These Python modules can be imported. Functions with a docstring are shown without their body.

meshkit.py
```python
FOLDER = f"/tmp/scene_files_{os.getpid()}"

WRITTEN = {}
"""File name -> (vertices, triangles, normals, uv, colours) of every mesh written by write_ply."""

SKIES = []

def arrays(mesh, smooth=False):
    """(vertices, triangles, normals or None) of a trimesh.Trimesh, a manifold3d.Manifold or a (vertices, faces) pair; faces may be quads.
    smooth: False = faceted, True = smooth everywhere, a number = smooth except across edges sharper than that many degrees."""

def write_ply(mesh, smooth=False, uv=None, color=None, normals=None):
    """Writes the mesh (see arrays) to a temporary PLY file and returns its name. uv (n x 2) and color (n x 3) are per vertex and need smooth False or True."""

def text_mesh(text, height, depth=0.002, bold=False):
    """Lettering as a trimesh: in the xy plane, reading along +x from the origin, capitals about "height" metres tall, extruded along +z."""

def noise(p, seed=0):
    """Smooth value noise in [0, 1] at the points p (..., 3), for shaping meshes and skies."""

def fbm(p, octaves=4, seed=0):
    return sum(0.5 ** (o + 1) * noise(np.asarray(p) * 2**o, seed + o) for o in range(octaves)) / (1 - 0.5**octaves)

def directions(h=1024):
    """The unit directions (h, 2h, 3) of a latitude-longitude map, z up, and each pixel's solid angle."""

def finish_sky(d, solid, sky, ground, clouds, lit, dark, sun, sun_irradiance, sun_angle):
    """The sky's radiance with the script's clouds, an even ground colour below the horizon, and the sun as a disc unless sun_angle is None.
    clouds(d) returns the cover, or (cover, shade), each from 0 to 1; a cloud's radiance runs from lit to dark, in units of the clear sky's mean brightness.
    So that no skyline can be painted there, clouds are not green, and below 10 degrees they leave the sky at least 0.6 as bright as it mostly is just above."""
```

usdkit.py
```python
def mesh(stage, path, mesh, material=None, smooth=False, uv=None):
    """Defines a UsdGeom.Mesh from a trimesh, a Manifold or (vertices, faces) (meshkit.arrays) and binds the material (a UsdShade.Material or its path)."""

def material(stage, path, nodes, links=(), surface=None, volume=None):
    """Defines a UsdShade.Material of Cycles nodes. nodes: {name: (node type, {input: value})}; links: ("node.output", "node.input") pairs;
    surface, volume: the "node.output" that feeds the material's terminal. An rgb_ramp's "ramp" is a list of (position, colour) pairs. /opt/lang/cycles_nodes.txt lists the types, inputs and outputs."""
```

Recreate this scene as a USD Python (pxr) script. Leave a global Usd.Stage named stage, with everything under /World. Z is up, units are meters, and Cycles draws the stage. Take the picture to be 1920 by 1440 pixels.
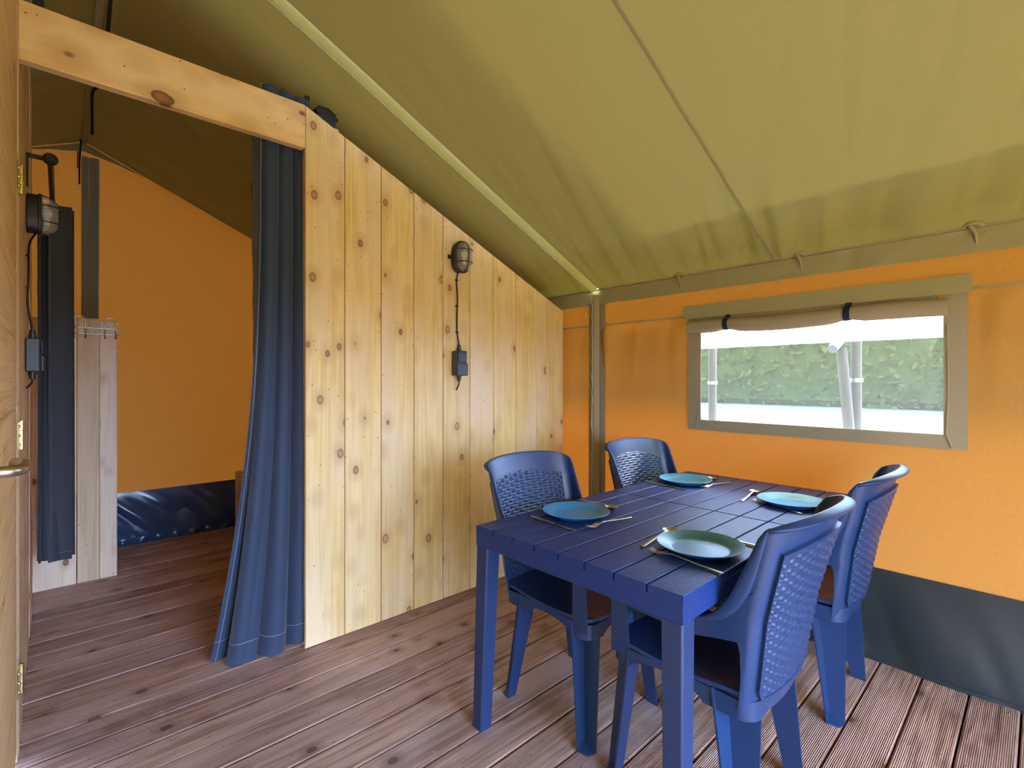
import math, random
import numpy as np, trimesh, shapely
from shapely.geometry import Polygon, box as sbox
from shapely import affinity
import usdkit, meshkit
from pxr import Usd, UsdGeom, UsdLux, UsdShade, Gf, Sdf

stage = Usd.Stage.CreateInMemory()
UsdGeom.SetStageUpAxis(stage, 'Z')
UsdGeom.SetStageMetersPerUnit(stage, 1.0)
stage.SetDefaultPrim(UsdGeom.Xform.Define(stage, '/World').GetPrim())
UsdGeom.Scope.Define(stage, '/World/Looks')
rng = np.random.default_rng(7)
PI = math.pi

# ------------------------------------------------------------------ camera, sky, exposure
D2 = (0.73351647, 0.67967168)
FPX, CYPX, CAM_H = 923.814, 712.0, 1.266
cam = UsdGeom.Camera.Define(stage, '/World/camera')
_r, _u, _b = (D2[0], -D2[1], 0), (0, 0, 1), (-D2[1], -D2[0], 0)
cam.AddTransformOp().Set(Gf.Matrix4d(*_r, 0, *_u, 0, *_b, 0, 0, 0, CAM_H, 1))
cam.CreateHorizontalApertureAttr(36.0)
cam.CreateVerticalApertureAttr(27.0)
cam.CreateFocalLengthAttr(FPX * 36.0 / 1920)
cam.CreateVerticalApertureOffsetAttr(-(720 - CYPX) * 36.0 / 1920)
cam.CreateClippingRangeAttr((0.02, 500.0))
cam.CreateExposureAttr(0.0)

SKY = (0.60, 0.86, 1.45)
sky = UsdLux.DomeLight.Define(stage, '/World/overcast_sky')
sky.CreateColorAttr(Gf.Vec3f(*SKY))
sky.CreateIntensityAttr(6.7)
sun = UsdLux.DistantLight.Define(stage, '/World/hazy_sun')
sun.CreateAngleAttr(16.0)
sun.CreateColorAttr(Gf.Vec3f(1.0, 0.95, 0.86))
sun.CreateIntensityAttr(125.0)
SUN_DIR = np.array([0.66, -0.50, 0.56]); SUN_DIR /= np.linalg.norm(SUN_DIR)      # towards the sun
_z = SUN_DIR; _x = np.cross([0, 0, 1.0], _z); _x /= np.linalg.norm(_x); _y = np.cross(_z, _x)
sun.AddTransformOp().Set(Gf.Matrix4d(*_x, 0, *_y, 0, *_z, 0, 0, 0, 6, 1))

# ------------------------------------------------------------------ scene helpers
_used = {}
def numbered(parent, name):
    k = _used.get((parent, name), 0)
    _used[(parent, name)] = k + 1
    return name if k == 0 else f'{name}_{k:03d}'

def path_of(o):
    return '/World' if o is None else str(o.GetPath())

def obj(name, mesh, mat, parent=None, smooth=30):
    pp = path_of(parent)
    p = f'{pp}/{numbered(pp, name)}'
    return usdkit.mesh(stage, p, mesh, mat, smooth=smooth).GetPrim()

def tag(o, label=None, cat=None, group=None, kind=None):
    for k, v in (('label', label), ('category', cat), ('group', group), ('kind', kind)):
        if v:
            o.SetCustomDataByKey(k, v)
    return o

def thing(name, label=None, cat=None, loc=(0, 0, 0), rz=0.0, group=None, kind=None):
    p = f'/World/{numbered("/World", name)}'
    x = UsdGeom.Xform.Define(stage, p)
    x.AddTranslateOp().Set(Gf.Vec3d(*map(float, loc)))
    x.AddRotateZOp().Set(float(rz))
    return tag(x.GetPrim(), label, cat, group, kind)

def dup(src, label, loc, rz=0.0, group=None):
    was = src.GetCustomData()
    base = src.GetName()
    r = thing(base, label, was['category'], loc, rz, group or was.get('group'))
    r.GetReferences().AddInternalReference(src.GetPath())
    r.SetInstanceable(True)
    return r

# ------------------------------------------------------------------ mesh helpers
cat = trimesh.util.concatenate

def hull(pts):
    return trimesh.convex.convex_hull(np.asarray(pts, float))

def cbox(lo, hi, c=0.003):
    """Box with chamfered edges."""
    lo, hi = np.minimum(lo, hi).astype(float), np.maximum(lo, hi).astype(float)
    c = min(c, *(0.45 * (hi - lo)))
    pts = []
    for i in range(8):
        s = np.array([i & 1, i >> 1 & 1, i >> 2 & 1])
        p = np.where(s, hi, lo)
        for k in range(3):
            q = p - np.where(s, c, -c)
            q[k] = p[k]
            pts.append(q)
    return hull(pts)

def cprism(poly, a, b, axis='y', c=0.003):
    """Chamfered convex prism: polygon in the plane normal to axis, from a to b."""
    P0 = Polygon(poly)
    P1 = P0.buffer(-c, join_style=2)
    pts = []
    def put(q, d):
        for u, v in q.exterior.coords:
            pts.append({'y': (u, d, v), 'x': (d, u, v), 'z': (u, v, d)}[axis])
    put(P1, a); put(P0, a + c); put(P0, b - c); put(P1, b)
    return hull(pts)

def tube(points, r, n=8, closed=False):
    P = np.asarray(points, float)
    m = len(P)
    R = np.full(m, r) if np.ndim(r) == 0 else np.asarray(r, float)
    if closed:
        T = np.roll(P, -1, 0) - np.roll(P, 1, 0)
    else:
        T = np.gradient(P, axis=0)
    T /= np.maximum(np.linalg.norm(T, axis=1, keepdims=True), 1e-9)
    up = np.array([0, 0, 1.0]) if abs(T[0][2]) < 0.9 else np.array([1.0, 0, 0])
    N = np.cross(T[0], up); N /= np.linalg.norm(N)
    V, F = [], []
    for i in range(m):
        N = N - T[i] * (N @ T[i]); N /= np.linalg.norm(N)
        B = np.cross(T[i], N)
        for k in range(n):
            a = 2 * PI * k / n
            V.append(P[i] + R[i] * (math.cos(a) * N + math.sin(a) * B))
    rows = m if closed else m - 1
    for i in range(rows):
        j = (i + 1) % m
        for k in range(n):
            k2 = (k + 1) % n
            F.append((i * n + k, i * n + k2, j * n + k2)); F.append((i * n + k, j * n + k2, j * n + k))
    if not closed:
        V += [P[0], P[-1]]
        a, b = len(V) - 2, len(V) - 1
        for k in range(n):
            F.append((a, (k + 1) % n, k)); F.append((b, (m - 1) * n + k, (m - 1) * n + (k + 1) % n))
    return trimesh.Trimesh(np.array(V), np.array(F), process=False)

def smooth_path(pts, n=40, closed=False):
    from scipy.interpolate import CubicSpline
    P = np.asarray(pts, float)
    if closed:
        P = np.vstack([P, P[:1]])
    d = np.r_[0, np.cumsum(np.linalg.norm(np.diff(P, axis=0), axis=1))]
    cs = CubicSpline(d, P, bc_type='periodic' if closed else 'natural')
    t = np.linspace(0, d[-1], n + (1 if closed else 0))
    if closed:
        t = t[:-1]
    return cs(t)

def sheet(P):
    """Grid of points (nu, nv, 3) as a mesh."""
    P = np.asarray(P, float)
    nu, nv = P.shape[:2]
    i = np.arange(nu * nv).reshape(nu, nv)
    a, b, c, d = i[:-1, :-1].ravel(), i[1:, :-1].ravel(), i[1:, 1:].ravel(), i[:-1, 1:].ravel()
    F = np.vstack([np.c_[a, b, c], np.c_[a, c, d]])
    return trimesh.Trimesh(P.reshape(-1, 3), F, process=False)

def thick_sheet(P, off):
    """Closed slab: grid P and grid P + off (same shape or vector)."""
    P = np.asarray(P, float)
    Q = P + off
    nu, nv = P.shape[:2]
    n = nu * nv
    i = np.arange(n).reshape(nu, nv)
    a, b, c, d = i[:-1, :-1].ravel(), i[1:, :-1].ravel(), i[1:, 1:].ravel(), i[:-1, 1:].ravel()
    F = [np.c_[a, b, c], np.c_[a, c, d], np.c_[a, c, b] + n, np.c_[a, d, c] + n]
    ring = np.r_[i[0, :], i[1:, -1], i[-1, -2::-1], i[-2:0:-1, 0]]
    r2 = np.roll(ring, -1)
    F += [np.c_[ring, ring + n, r2 + n], np.c_[ring, r2 + n, r2]]
    m = trimesh.Trimesh(np.vstack([P.reshape(-1, 3), Q.reshape(-1, 3)]), np.vstack(F), process=False)
    if m.volume < 0:
        m.invert()
    return m

def lathe(profile, n=48):
    """Profile of (r, z) about z."""
    pr = np.asarray(profile, float)
    a = np.linspace(0, 2 * PI, n, endpoint=False)
    P = np.stack([np.outer(np.cos(a), pr[:, 0]), np.outer(np.sin(a), pr[:, 0]), np.tile(pr[:, 1], (n, 1))], -1)
    P = np.concatenate([P, P[:1]], 0)
    m = sheet(P)
    m.merge_vertices()
    m.update_faces(m.nondegenerate_faces())
    return m

def moved(m, loc=(0, 0, 0), rx=0, ry=0, rz=0):
    m = m.copy()
    for ang, ax in ((rx, (1, 0, 0)), (ry, (0, 1, 0)), (rz, (0, 0, 1))):
        if ang:
            m.apply_transform(trimesh.transformations.rotation_matrix(math.radians(ang), ax))
    m.apply_translation(loc)
    return m

def cyl(p0, p1, r, n=16):
    return tube([p0, p1], r, n)

def fb(x, y=0.0, z=0.0, o=3, seed=0):
    x, y, z = np.broadcast_arrays(x, y, z)
    return meshkit.fbm(np.stack([x, y, z], -1), o, seed) - 0.5

# ------------------------------------------------------------------ materials
def L(name):
    return f'/World/Looks/{name}'

def plastic(name, col, rough=0.4, spec=0.5, grain=0.0, gscale=(8, 90, 90)):
    nodes = {'p': ('principled_bsdf', {'base_color': col, 'roughness': rough, 'specular_ior_level': spec})}
    links = []
    if grain:
        nodes.update({'tc': ('texture_coordinate', {}), 'mp': ('mapping', {'scale': gscale}),
                      'n': ('noise_texture', {'scale': 1.0, 'detail': 4.0, 'roughness': 0.6}),
                      'b': ('bump', {'strength': grain, 'distance': 0.004})})
        links = [('tc.object', 'mp.vector'), ('mp.vector', 'n.vector'), ('n.fac', 'b.height'), ('b.normal', 'p.normal')]
    return usdkit.material(stage, L(name), nodes, links, surface='p.BSDF')

def metal(name, col, rough=0.3):
    return usdkit.material(stage, L(name), {'p': ('principled_bsdf', {'base_color': col, 'metallic': 1.0, 'roughness': rough})}, surface='p.BSDF')

def canvas(name, col, trans, fac, weave=900.0, rough=0.9, var=0.10, sheen=0.0):
    """Woven tent cloth: diffuse on the near side, lit through from the far side."""
    nodes = {
        'g': ('geometry', {}),
        'n': ('noise_texture', {'scale': 3.0, 'detail': 4.0}),
        'mw': ('mapping', {'scale': (60, 60, 900)}),
        'mw2': ('mapping', {'scale': (900, 900, 60)}),
        'w1': ('noise_texture', {'scale': 1.0, 'detail': 1.0}),
        'w2': ('noise_texture', {'scale': 1.0, 'detail': 1.0}),
        'ws': ('math', {'math_type': 'add'}),
        'r': ('map_range', {'from_min': 0.7, 'from_max': 1.3, 'to_min': 1 - var, 'to_max': 1 + var}),
        'c1': ('vector_math', {'math_type': 'scale', 'vector1': col}),
        'c2': ('vector_math', {'math_type': 'scale', 'vector1': trans}),
        'd': ('diffuse_bsdf', {}), 't': ('translucent_bsdf', {}),
        'm': ('mix_closure', {'fac': fac}),
    }
    links = [('g.position', 'n.vector'), ('g.position', 'mw.vector'), ('g.position', 'mw2.vector'),
             ('mw.vector', 'w1.vector'), ('mw2.vector', 'w2.vector'), ('w1.fac', 'ws.value1'), ('w2.fac', 'ws.value2'),
             ('ws.value', 'r.value'), ('r.result', 'c1.scale'), ('r.result', 'c2.scale'),
             ('c1.vector', 'd.color'), ('c2.vector', 't.color'), ('d.BSDF', 'm.closure1'), ('t.BSDF', 'm.closure2')]
    return usdkit.material(stage, L(name), nodes, links, surface='m.closure')

def wood(name, axis, light, dark, seed=0.0, knot=(0.30, 0.14, 0.06), knots=0.062, rough=0.6, ring=1.0, patch=None, kscale=1.0, groove=0.0, spec=0.3, pins=0.8):
    """Softwood: grain along axis, annual-ring streaks, scattered knots with a dark rim."""
    long_, mid, fine = 1.6, 14.0, 130.0
    def sc(l, w):
        return tuple(l if a == axis else w for a in 'xyz')
    off = (seed * 3.17, seed * 7.31, seed * 5.77)
    nodes = {
        'g': ('geometry', {}),
        'o': ('vector_math', {'math_type': 'add', 'vector2': off}),
        'm1': ('mapping', {'scale': sc(long_ * 0.55, mid)}), 'n1': ('noise_texture', {'scale': 1.0, 'detail': 3.0, 'distortion': 0.45}),
        'm2': ('mapping', {'scale': sc(2.2, fine)}), 'n2': ('noise_texture', {'scale': 1.0, 'detail': 3.0, 'roughness': 0.6}),
        'm3': ('mapping', {'scale': sc(1.4, 4.0)}), 'n3': ('noise_texture', {'scale': 1.0, 'detail': 2.0}),
        'k': ('voronoi_texture', {'scale': 1.0, 'randomness': 1.0}), 'mk': ('mapping', {'scale': sc(5.2 * kscale, 7.5 * kscale)}),
        'mp2': ('mapping', {'scale': sc(19.0, 23.0)}), 'k2': ('voronoi_texture', {'scale': 1.0, 'randomness': 1.0}),
        'pk': ('map_range', {'from_min': 0.055, 'from_max': 0.085, 'to_min': pins, 'to_max': 0.0, 'clamp': True}),
        'pm': ('mix_color', {'blend_type': 'mix', 'b': tuple(0.35 * x for x in knot)}),
        'wv': ('math', {'math_type': 'multiply', 'value2': 26.0 * ring}), 'sn': ('math', {'math_type': 'sine'}),
        'a1': ('math', {'math_type': 'multiply', 'value2': 0.10}), 'a2': ('math', {'math_type': 'multiply_add', 'value2': 0.7, 'value3': 0.1}),
        'sum': ('math', {'math_type': 'add'}),
        'rmp': ('rgb_ramp', {'ramp': [(0.18, dark), (0.42, tuple(0.45 * a + 0.55 * b for a, b in zip(dark, light))), (0.62, light), (0.9, tuple(min(1, 1.08 * x) for x in light))]}),
        'mixp': ('mix_color', {'blend_type': 'mix', 'b': patch or light}),
        'pr': ('map_range', {'from_min': 0.45, 'from_max': 0.72, 'to_min': 0.0, 'to_max': 0.75, 'clamp': True}),
        'halo': ('map_range', {'from_min': knots, 'from_max': knots * 3.2, 'to_min': 0.55, 'to_max': 0.0, 'clamp': True}),
        'hm': ('mix_color', {'blend_type': 'mix', 'b': tuple(0.5 * a + 0.5 * b for a, b in zip(dark, knot))}),
        'kr': ('map_range', {'from_min': knots * 0.92, 'from_max': knots * 1.12, 'to_min': 1.0, 'to_max': 0.0, 'clamp': True}),
        'kc': ('rgb_ramp', {'ramp': [(0.0, tuple(1.5 * x for x in knot)), (knots * 0.7, knot), (knots, tuple(0.35 * x for x in knot))]}),
        'km': ('mix_color', {'blend_type': 'mix'}),
        'p': ('principled_bsdf', {'roughness': rough, 'specular_ior_level': spec}),
        'bp': ('bump', {'strength': 0.25, 'distance': 0.002}),
    }
    links = [('g.position', 'o.vector1'), ('o.vector', 'm1.vector'), ('o.vector', 'm2.vector'), ('o.vector', 'm3.vector'), ('o.vector', 'mk.vector'),
             ('m1.vector', 'n1.vector'), ('m2.vector', 'n2.vector'), ('m3.vector', 'n3.vector'), ('mk.vector', 'k.vector'),
             ('n1.fac', 'wv.value1'), ('wv.value', 'sn.value1'), ('sn.value', 'a1.value1'),
             ('n2.fac', 'a2.value1'), ('a1.value', 'sum.value1'), ('a2.value', 'sum.value2'), ('sum.value', 'rmp.fac'),
             ('n3.fac', 'pr.value'), ('pr.result', 'mixp.fac'), ('rmp.color', 'mixp.a'),
             ('k.distance', 'halo.value'), ('halo.result', 'hm.fac'), ('mixp.result', 'hm.a'),
             ('k.distance', 'kr.value'), ('k.distance', 'kc.fac'), ('kr.result', 'km.fac'), ('hm.result', 'km.a'), ('kc.color', 'km.b'),
             ('o.vector', 'mp2.vector'), ('mp2.vector', 'k2.vector'), ('k2.distance', 'pk.value'), ('pk.result', 'pm.fac'), ('km.result', 'pm.a'), ('pm.result', 'p.base_color'), ('sum.value', 'bp.height'), ('bp.normal', 'p.normal')]
    if groove:
        nodes['gp'] = ('separate_xyz', {})
        nodes['gm'] = ('math', {'math_type': 'multiply', 'value2': 2 * PI / 0.0055})
        nodes['gs'] = ('math', {'math_type': 'sine'})
        nodes['gb'] = ('bump', {'strength': groove, 'distance': 0.0012})
        links += [('g.position', 'gp.vector'), ('gp.y', 'gm.value1'), ('gm.value', 'gs.value1'), ('gs.value', 'gb.height'), ('bp.normal', 'gb.normal')]
        links = [l for l in links if l != ('bp.normal', 'p.normal')] + [('gb.normal', 'p.normal')]
    return usdkit.material(stage, L(name), nodes, links, surface='p.BSDF')

M = {}
PINE_L, PINE_D = (0.84, 0.64, 0.29), (0.68, 0.46, 0.17)
for k in range(5):
    t = (1.0, 0.95, 1.04, 0.92, 0.98)[k]
    M[f'pine{k}'] = wood(f'pine_upright_{k}', 'z', tuple(t * x for x in PINE_L), tuple(t * x for x in PINE_D), seed=k + 1.3,
                         patch=(0.78, 0.62, 0.42), knot=(0.46, 0.24, 0.12), knots=0.125, rough=0.40, spec=0.45)
M['pine_beam'] = wood('pine_beam', 'x', (0.92, 0.64, 0.28), (0.78, 0.48, 0.17), seed=9.73, patch=(0.94, 0.76, 0.48), knots=0.17, rough=0.4, spec=0.45)
M['pine_door'] = wood('pine_door', 'y', (0.80, 0.55, 0.27), (0.58, 0.36, 0.15), seed=4.4, patch=(0.70, 0.48, 0.27))
M['pine_pale'] = wood('pine_sapwood', 'z', (0.92, 0.74, 0.52), (0.74, 0.52, 0.32), seed=6.2, patch=(0.86, 0.68, 0.52), knots=0.10)
M['pine_edge'] = wood('pine_edge_grain', 'z', (0.74, 0.54, 0.32), (0.55, 0.37, 0.20), seed=2.9, patch=(0.70, 0.50, 0.34), knots=0.03)
DECK = [((0.56, 0.345, 0.265), (0.15, 0.070, 0.045)), ((0.49, 0.305, 0.245), (0.125, 0.062, 0.044)), ((0.60, 0.39, 0.30), (0.18, 0.092, 0.060)), ((0.52, 0.345, 0.285), (0.145, 0.080, 0.058))]
for k, (a, b) in enumerate(DECK):
    M[f'deck{k}'] = wood(f'larch_decking_{k}', 'x', a, b, seed=k * 2.7 + 0.4, knot=(0.13, 0.055, 0.03), knots=0.11, rough=0.42, patch=(0.56, 0.40, 0.34), ring=1.6, kscale=1.15, groove=0.7, spec=0.5)
BLUE = (0.010, 0.034, 0.105)
M['chair'] = plastic('blue_moulded_plastic', BLUE, 0.36, 0.5)
M['table'] = plastic('blue_grained_plastic', (0.010, 0.032, 0.150), 0.40, 0.36, grain=0.55, gscale=(12, 260, 260))
M['tleg'] = plastic('blue_grained_plastic_upright', (0.012, 0.032, 0.100), 0.40, 0.5, grain=0.35, gscale=(260, 260, 12))
M['black'] = plastic('black_plastic', (0.018, 0.020, 0.024), 0.42, 0.5)
M['cable'] = plastic('black_rubber', (0.014, 0.014, 0.016), 0.5, 0.4)
M['box'] = plastic('charcoal_plastic', (0.035, 0.042, 0.055), 0.38, 0.5)
M['plate'] = plastic('blue_glazed_stoneware', (0.045, 0.22, 0.42), 0.36, 0.5)
M['steel'] = metal('pewter_steel', (0.52, 0.48, 0.42), 0.30)
M['chrome'] = metal('chrome', (0.50, 0.50, 0.52), 0.2)
M['satin'] = metal('satin_steel', (0.55, 0.48, 0.42), 0.32)
M['brass'] = metal('yellow_zinc', (0.70, 0.60, 0.28), 0.28)
M['screw'] = metal('screw_steel', (0.70, 0.66, 0.60), 0.3)
M['filament'] = plastic('lamp_holder_yellow', (0.7, 0.45, 0.05), 0.4)
M['white_pvc'] = plastic('white_pvc', (0.8, 0.8, 0.8), 0.35)
M['grey_pvc'] = plastic('grey_pvc', (0.13, 0.13, 0.14), 0.4)
M['zip'] = plastic('zip_teeth', (0.62, 0.60, 0.42), 0.5)
M['rope'] = plastic('black_webbing', (0.015, 0.014, 0.015), 0.8, 0.2)
M['strap'] = plastic('navy_webbing', (0.012, 0.018, 0.034), 0.8, 0.2)
M['glass'] = usdkit.material(stage, L('ribbed_glass'), {
    'g': ('geometry', {}), 's': ('separate_xyz', {}), 'm': ('math', {'math_type': 'multiply', 'value2': 2 * PI / 0.0065}), 'sn': ('math', {'math_type': 'sine'}),
    'b': ('bump', {'strength': 0.7, 'distance': 0.002}),
    't': ('transparent_bsdf', {'color': (0.93, 0.94, 0.94)}), 'gl': ('glossy_bsdf', {'roughness': 0.10}), 'd': ('diffuse_bsdf', {'color': (0.85, 0.86, 0.86)}),
    'mx': ('mix_closure', {'fac': 0.16}), 'mr': ('map_range', {'from_min': -1.0, 'from_max': 1.0, 'to_min': 0.08, 'to_max': 0.42}), 'my': ('mix_closure', {})},
    [('g.position', 's.vector'), ('s.z', 'm.value1'), ('m.value', 'sn.value1'), ('sn.value', 'b.height'), ('b.normal', 'gl.normal'), ('b.normal', 'd.normal'),
     ('t.BSDF', 'mx.closure1'), ('gl.BSDF', 'mx.closure2'), ('sn.value', 'mr.value'), ('mr.result', 'my.fac'), ('mx.closure', 'my.closure1'), ('d.BSDF', 'my.closure2')], surface='my.closure')
M['mesh_screen'] = usdkit.material(stage, L('insect_mesh'), {
    't': ('transparent_bsdf', {'color': (1, 1, 1)}), 'd': ('diffuse_bsdf', {'color': (0.5, 0.5, 0.5)}), 'tr': ('translucent_bsdf', {'color': (0.10, 0.095, 0.08)}),
    'm1': ('mix_closure', {'fac': 0.6}), 'm2': ('mix_closure', {'fac': 0.40})},
    [('d.BSDF', 'm1.closure1'), ('tr.BSDF', 'm1.closure2'), ('t.BSDF', 'm2.closure1'), ('m1.closure', 'm2.closure2')], surface='m2.closure')
M['orange'] = canvas('orange_canvas', (0.58, 0.39, 0.12), (0.060, 0.0160, 0.0013), 0.58)
M['front'] = canvas('front_wall_canvas', (0.6, 0.45, 0.2), (0.64, 0.48, 0.07), 0.62)
M['roof'] = canvas('olive_roof_canvas', (0.36, 0.31, 0.16), (0.0195, 0.0142, 0.0026), 0.5, var=0.04)
M['fly'] = canvas('outer_fly_canvas', (0.5, 0.45, 0.3), (0.95, 0.88, 0.75), 0.7, var=0.04)
M['inner_fly'] = canvas('sleeping_tent_canvas', (0.4, 0.35, 0.2), (0.48, 0.33, 0.15), 0.5, var=0.04)
M['eave'] = canvas('eave_awning_canvas', (0.4, 0.38, 0.2), (0.90, 0.88, 0.42), 0.72, var=0.04)
M['tan'] = canvas('tan_canvas_band', (0.52, 0.48, 0.27), (0.05, 0.042, 0.008), 0.4, var=0.05)
M['zipback'] = canvas('grey_zip_canvas', (0.55, 0.54, 0.45), (0.030, 0.028, 0.018), 0.5, var=0.03)
M['khaki'] = canvas('khaki_canvas_trim', (0.38, 0.32, 0.20), (0.03, 0.024, 0.006), 0.2, var=0.05)
M['zipstrip'] = canvas('pale_zip_cover', (0.55, 0.55, 0.28), (0.033, 0.028, 0.0065), 0.5, var=0.03)
M['white_canvas'] = canvas('white_awning_canvas', (0.7, 0.7, 0.7), (0.35, 0.35, 0.35), 0.6, var=0.02)
M['skirt'] = plastic('slate_vinyl', (0.018, 0.026, 0.027), 0.40, 0.4)
M['skirt_blue'] = plastic('blue_black_vinyl', (0.02, 0.060, 0.135), 0.22, 0.7)
M['curtain'] = usdkit.material(stage, L('slate_curtain_cloth'), {
    'd': ('principled_bsdf', {'base_color': (0.027, 0.046, 0.088), 'roughness': 0.62, 'specular_ior_level': 0.3, 'sheen_weight': 0.25, 'sheen_roughness': 0.5})}, surface='d.BSDF')
M['curtain_dark'] = usdkit.material(stage, L('charcoal_curtain_cloth'), {
    'd': ('principled_bsdf', {'base_color': (0.045, 0.052, 0.064), 'roughness': 0.65, 'specular_ior_level': 0.3, 'sheen_weight': 0.15})}, surface='d.BSDF')
M['thread'] = plastic('white_thread', (0.30, 0.33, 0.42), 0.7)
M['grass'] = usdkit.material(stage, L('lawn'), {'g': ('geometry', {}), 'n': ('noise_texture', {'scale': 6.0, 'detail': 5.0}),
    'r': ('rgb_ramp', {'ramp': [(0.3, (0.10, 0.095, 0.065)), (0.7, (0.13, 0.12, 0.085))]}), 'd': ('diffuse_bsdf', {})},
    [('g.position', 'n.vector'), ('n.fac', 'r.fac'), ('r.color', 'd.color')], surface='d.BSDF')
M['leaf'] = usdkit.material(stage, L('hedge_leaf'), {'d': ('diffuse_bsdf', {'color': (0.080, 0.100, 0.026)}), 't': ('translucent_bsdf', {'color': (0.08, 0.09, 0.02)}), 'm': ('mix_closure', {'fac': 0.4})},
    [('d.BSDF', 'm.closure1'), ('t.BSDF', 'm.closure2')], surface='m.closure')
M['pole'] = wood('pole_wood', 'z', (0.058, 0.046, 0.022), (0.045, 0.034, 0.016), seed=3.3, patch=(0.056, 0.044, 0.022), knot=(0.04, 0.03, 0.015))
M['mattress'] = plastic('dark_bed_base', (0.02, 0.02, 0.022), 0.8, 0.2)

# ------------------------------------------------------------------ room dimensions (metres)
XW = 2.72                       # right canvas wall
YB = 4.78                       # back canvas wall
YP = 2.354                      # face of the board partition
XL = -0.095                     # face of the left board wall
RX, RZ, RS = 0.155, 3.012, 0.4434
def roof(x):
    return RZ - RS * np.abs(np.asarray(x, float) - RX)

# floor: larch decking, boards running along x
floor = thing('floor', 'reddish larch deck boards with grooved surface running across the tent', kind='structure')
PITCH, GAP = 0.1468, 0.006
y = 1.966 - PITCH * 23
screws = []
k = 0
while y < YB + 0.02:
    c = 0.004
    cuts = [-0.6, 3.3]
    cuts.insert(1, [1.9, 0.55, 2.55][k % 3] + 0.013 * k % 0.05) if y > 3.6 or y < -0.4 else None
    for a, b in zip(cuts[:-1], cuts[1:]):
        obj('deck_board', cbox((a + 0.001, y + GAP / 2, -0.028), (b - 0.001, y + PITCH - GAP / 2, 0.0 - 0.0006 * (k % 2)), c), M[f'deck{(k * 5 + k // 3) % 4}'], floor)
    for xs in (0.30, 0.95, 1.55, 2.18, 2.64):
        for dy in (0.03, PITCH - 0.03):
            m = trimesh.creation.cylinder(0.0042, 0.0022, sections=8)
            m.apply_translation((xs + rng.uniform(-0.012, 0.012), y + dy + rng.uniform(-0.004, 0.004), 0.0004))
            screws.append(m)
    y += PITCH; k += 1
tag(obj('deck_screw', cat(screws), M['screw'], floor), 'small bright screw heads in the deck boards', kind='stuff')
obj('joist_bed', cbox((-0.6, -1.5, -0.09), (3.3, 4.9, -0.035), 0.002), M['mattress'], floor)

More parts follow.
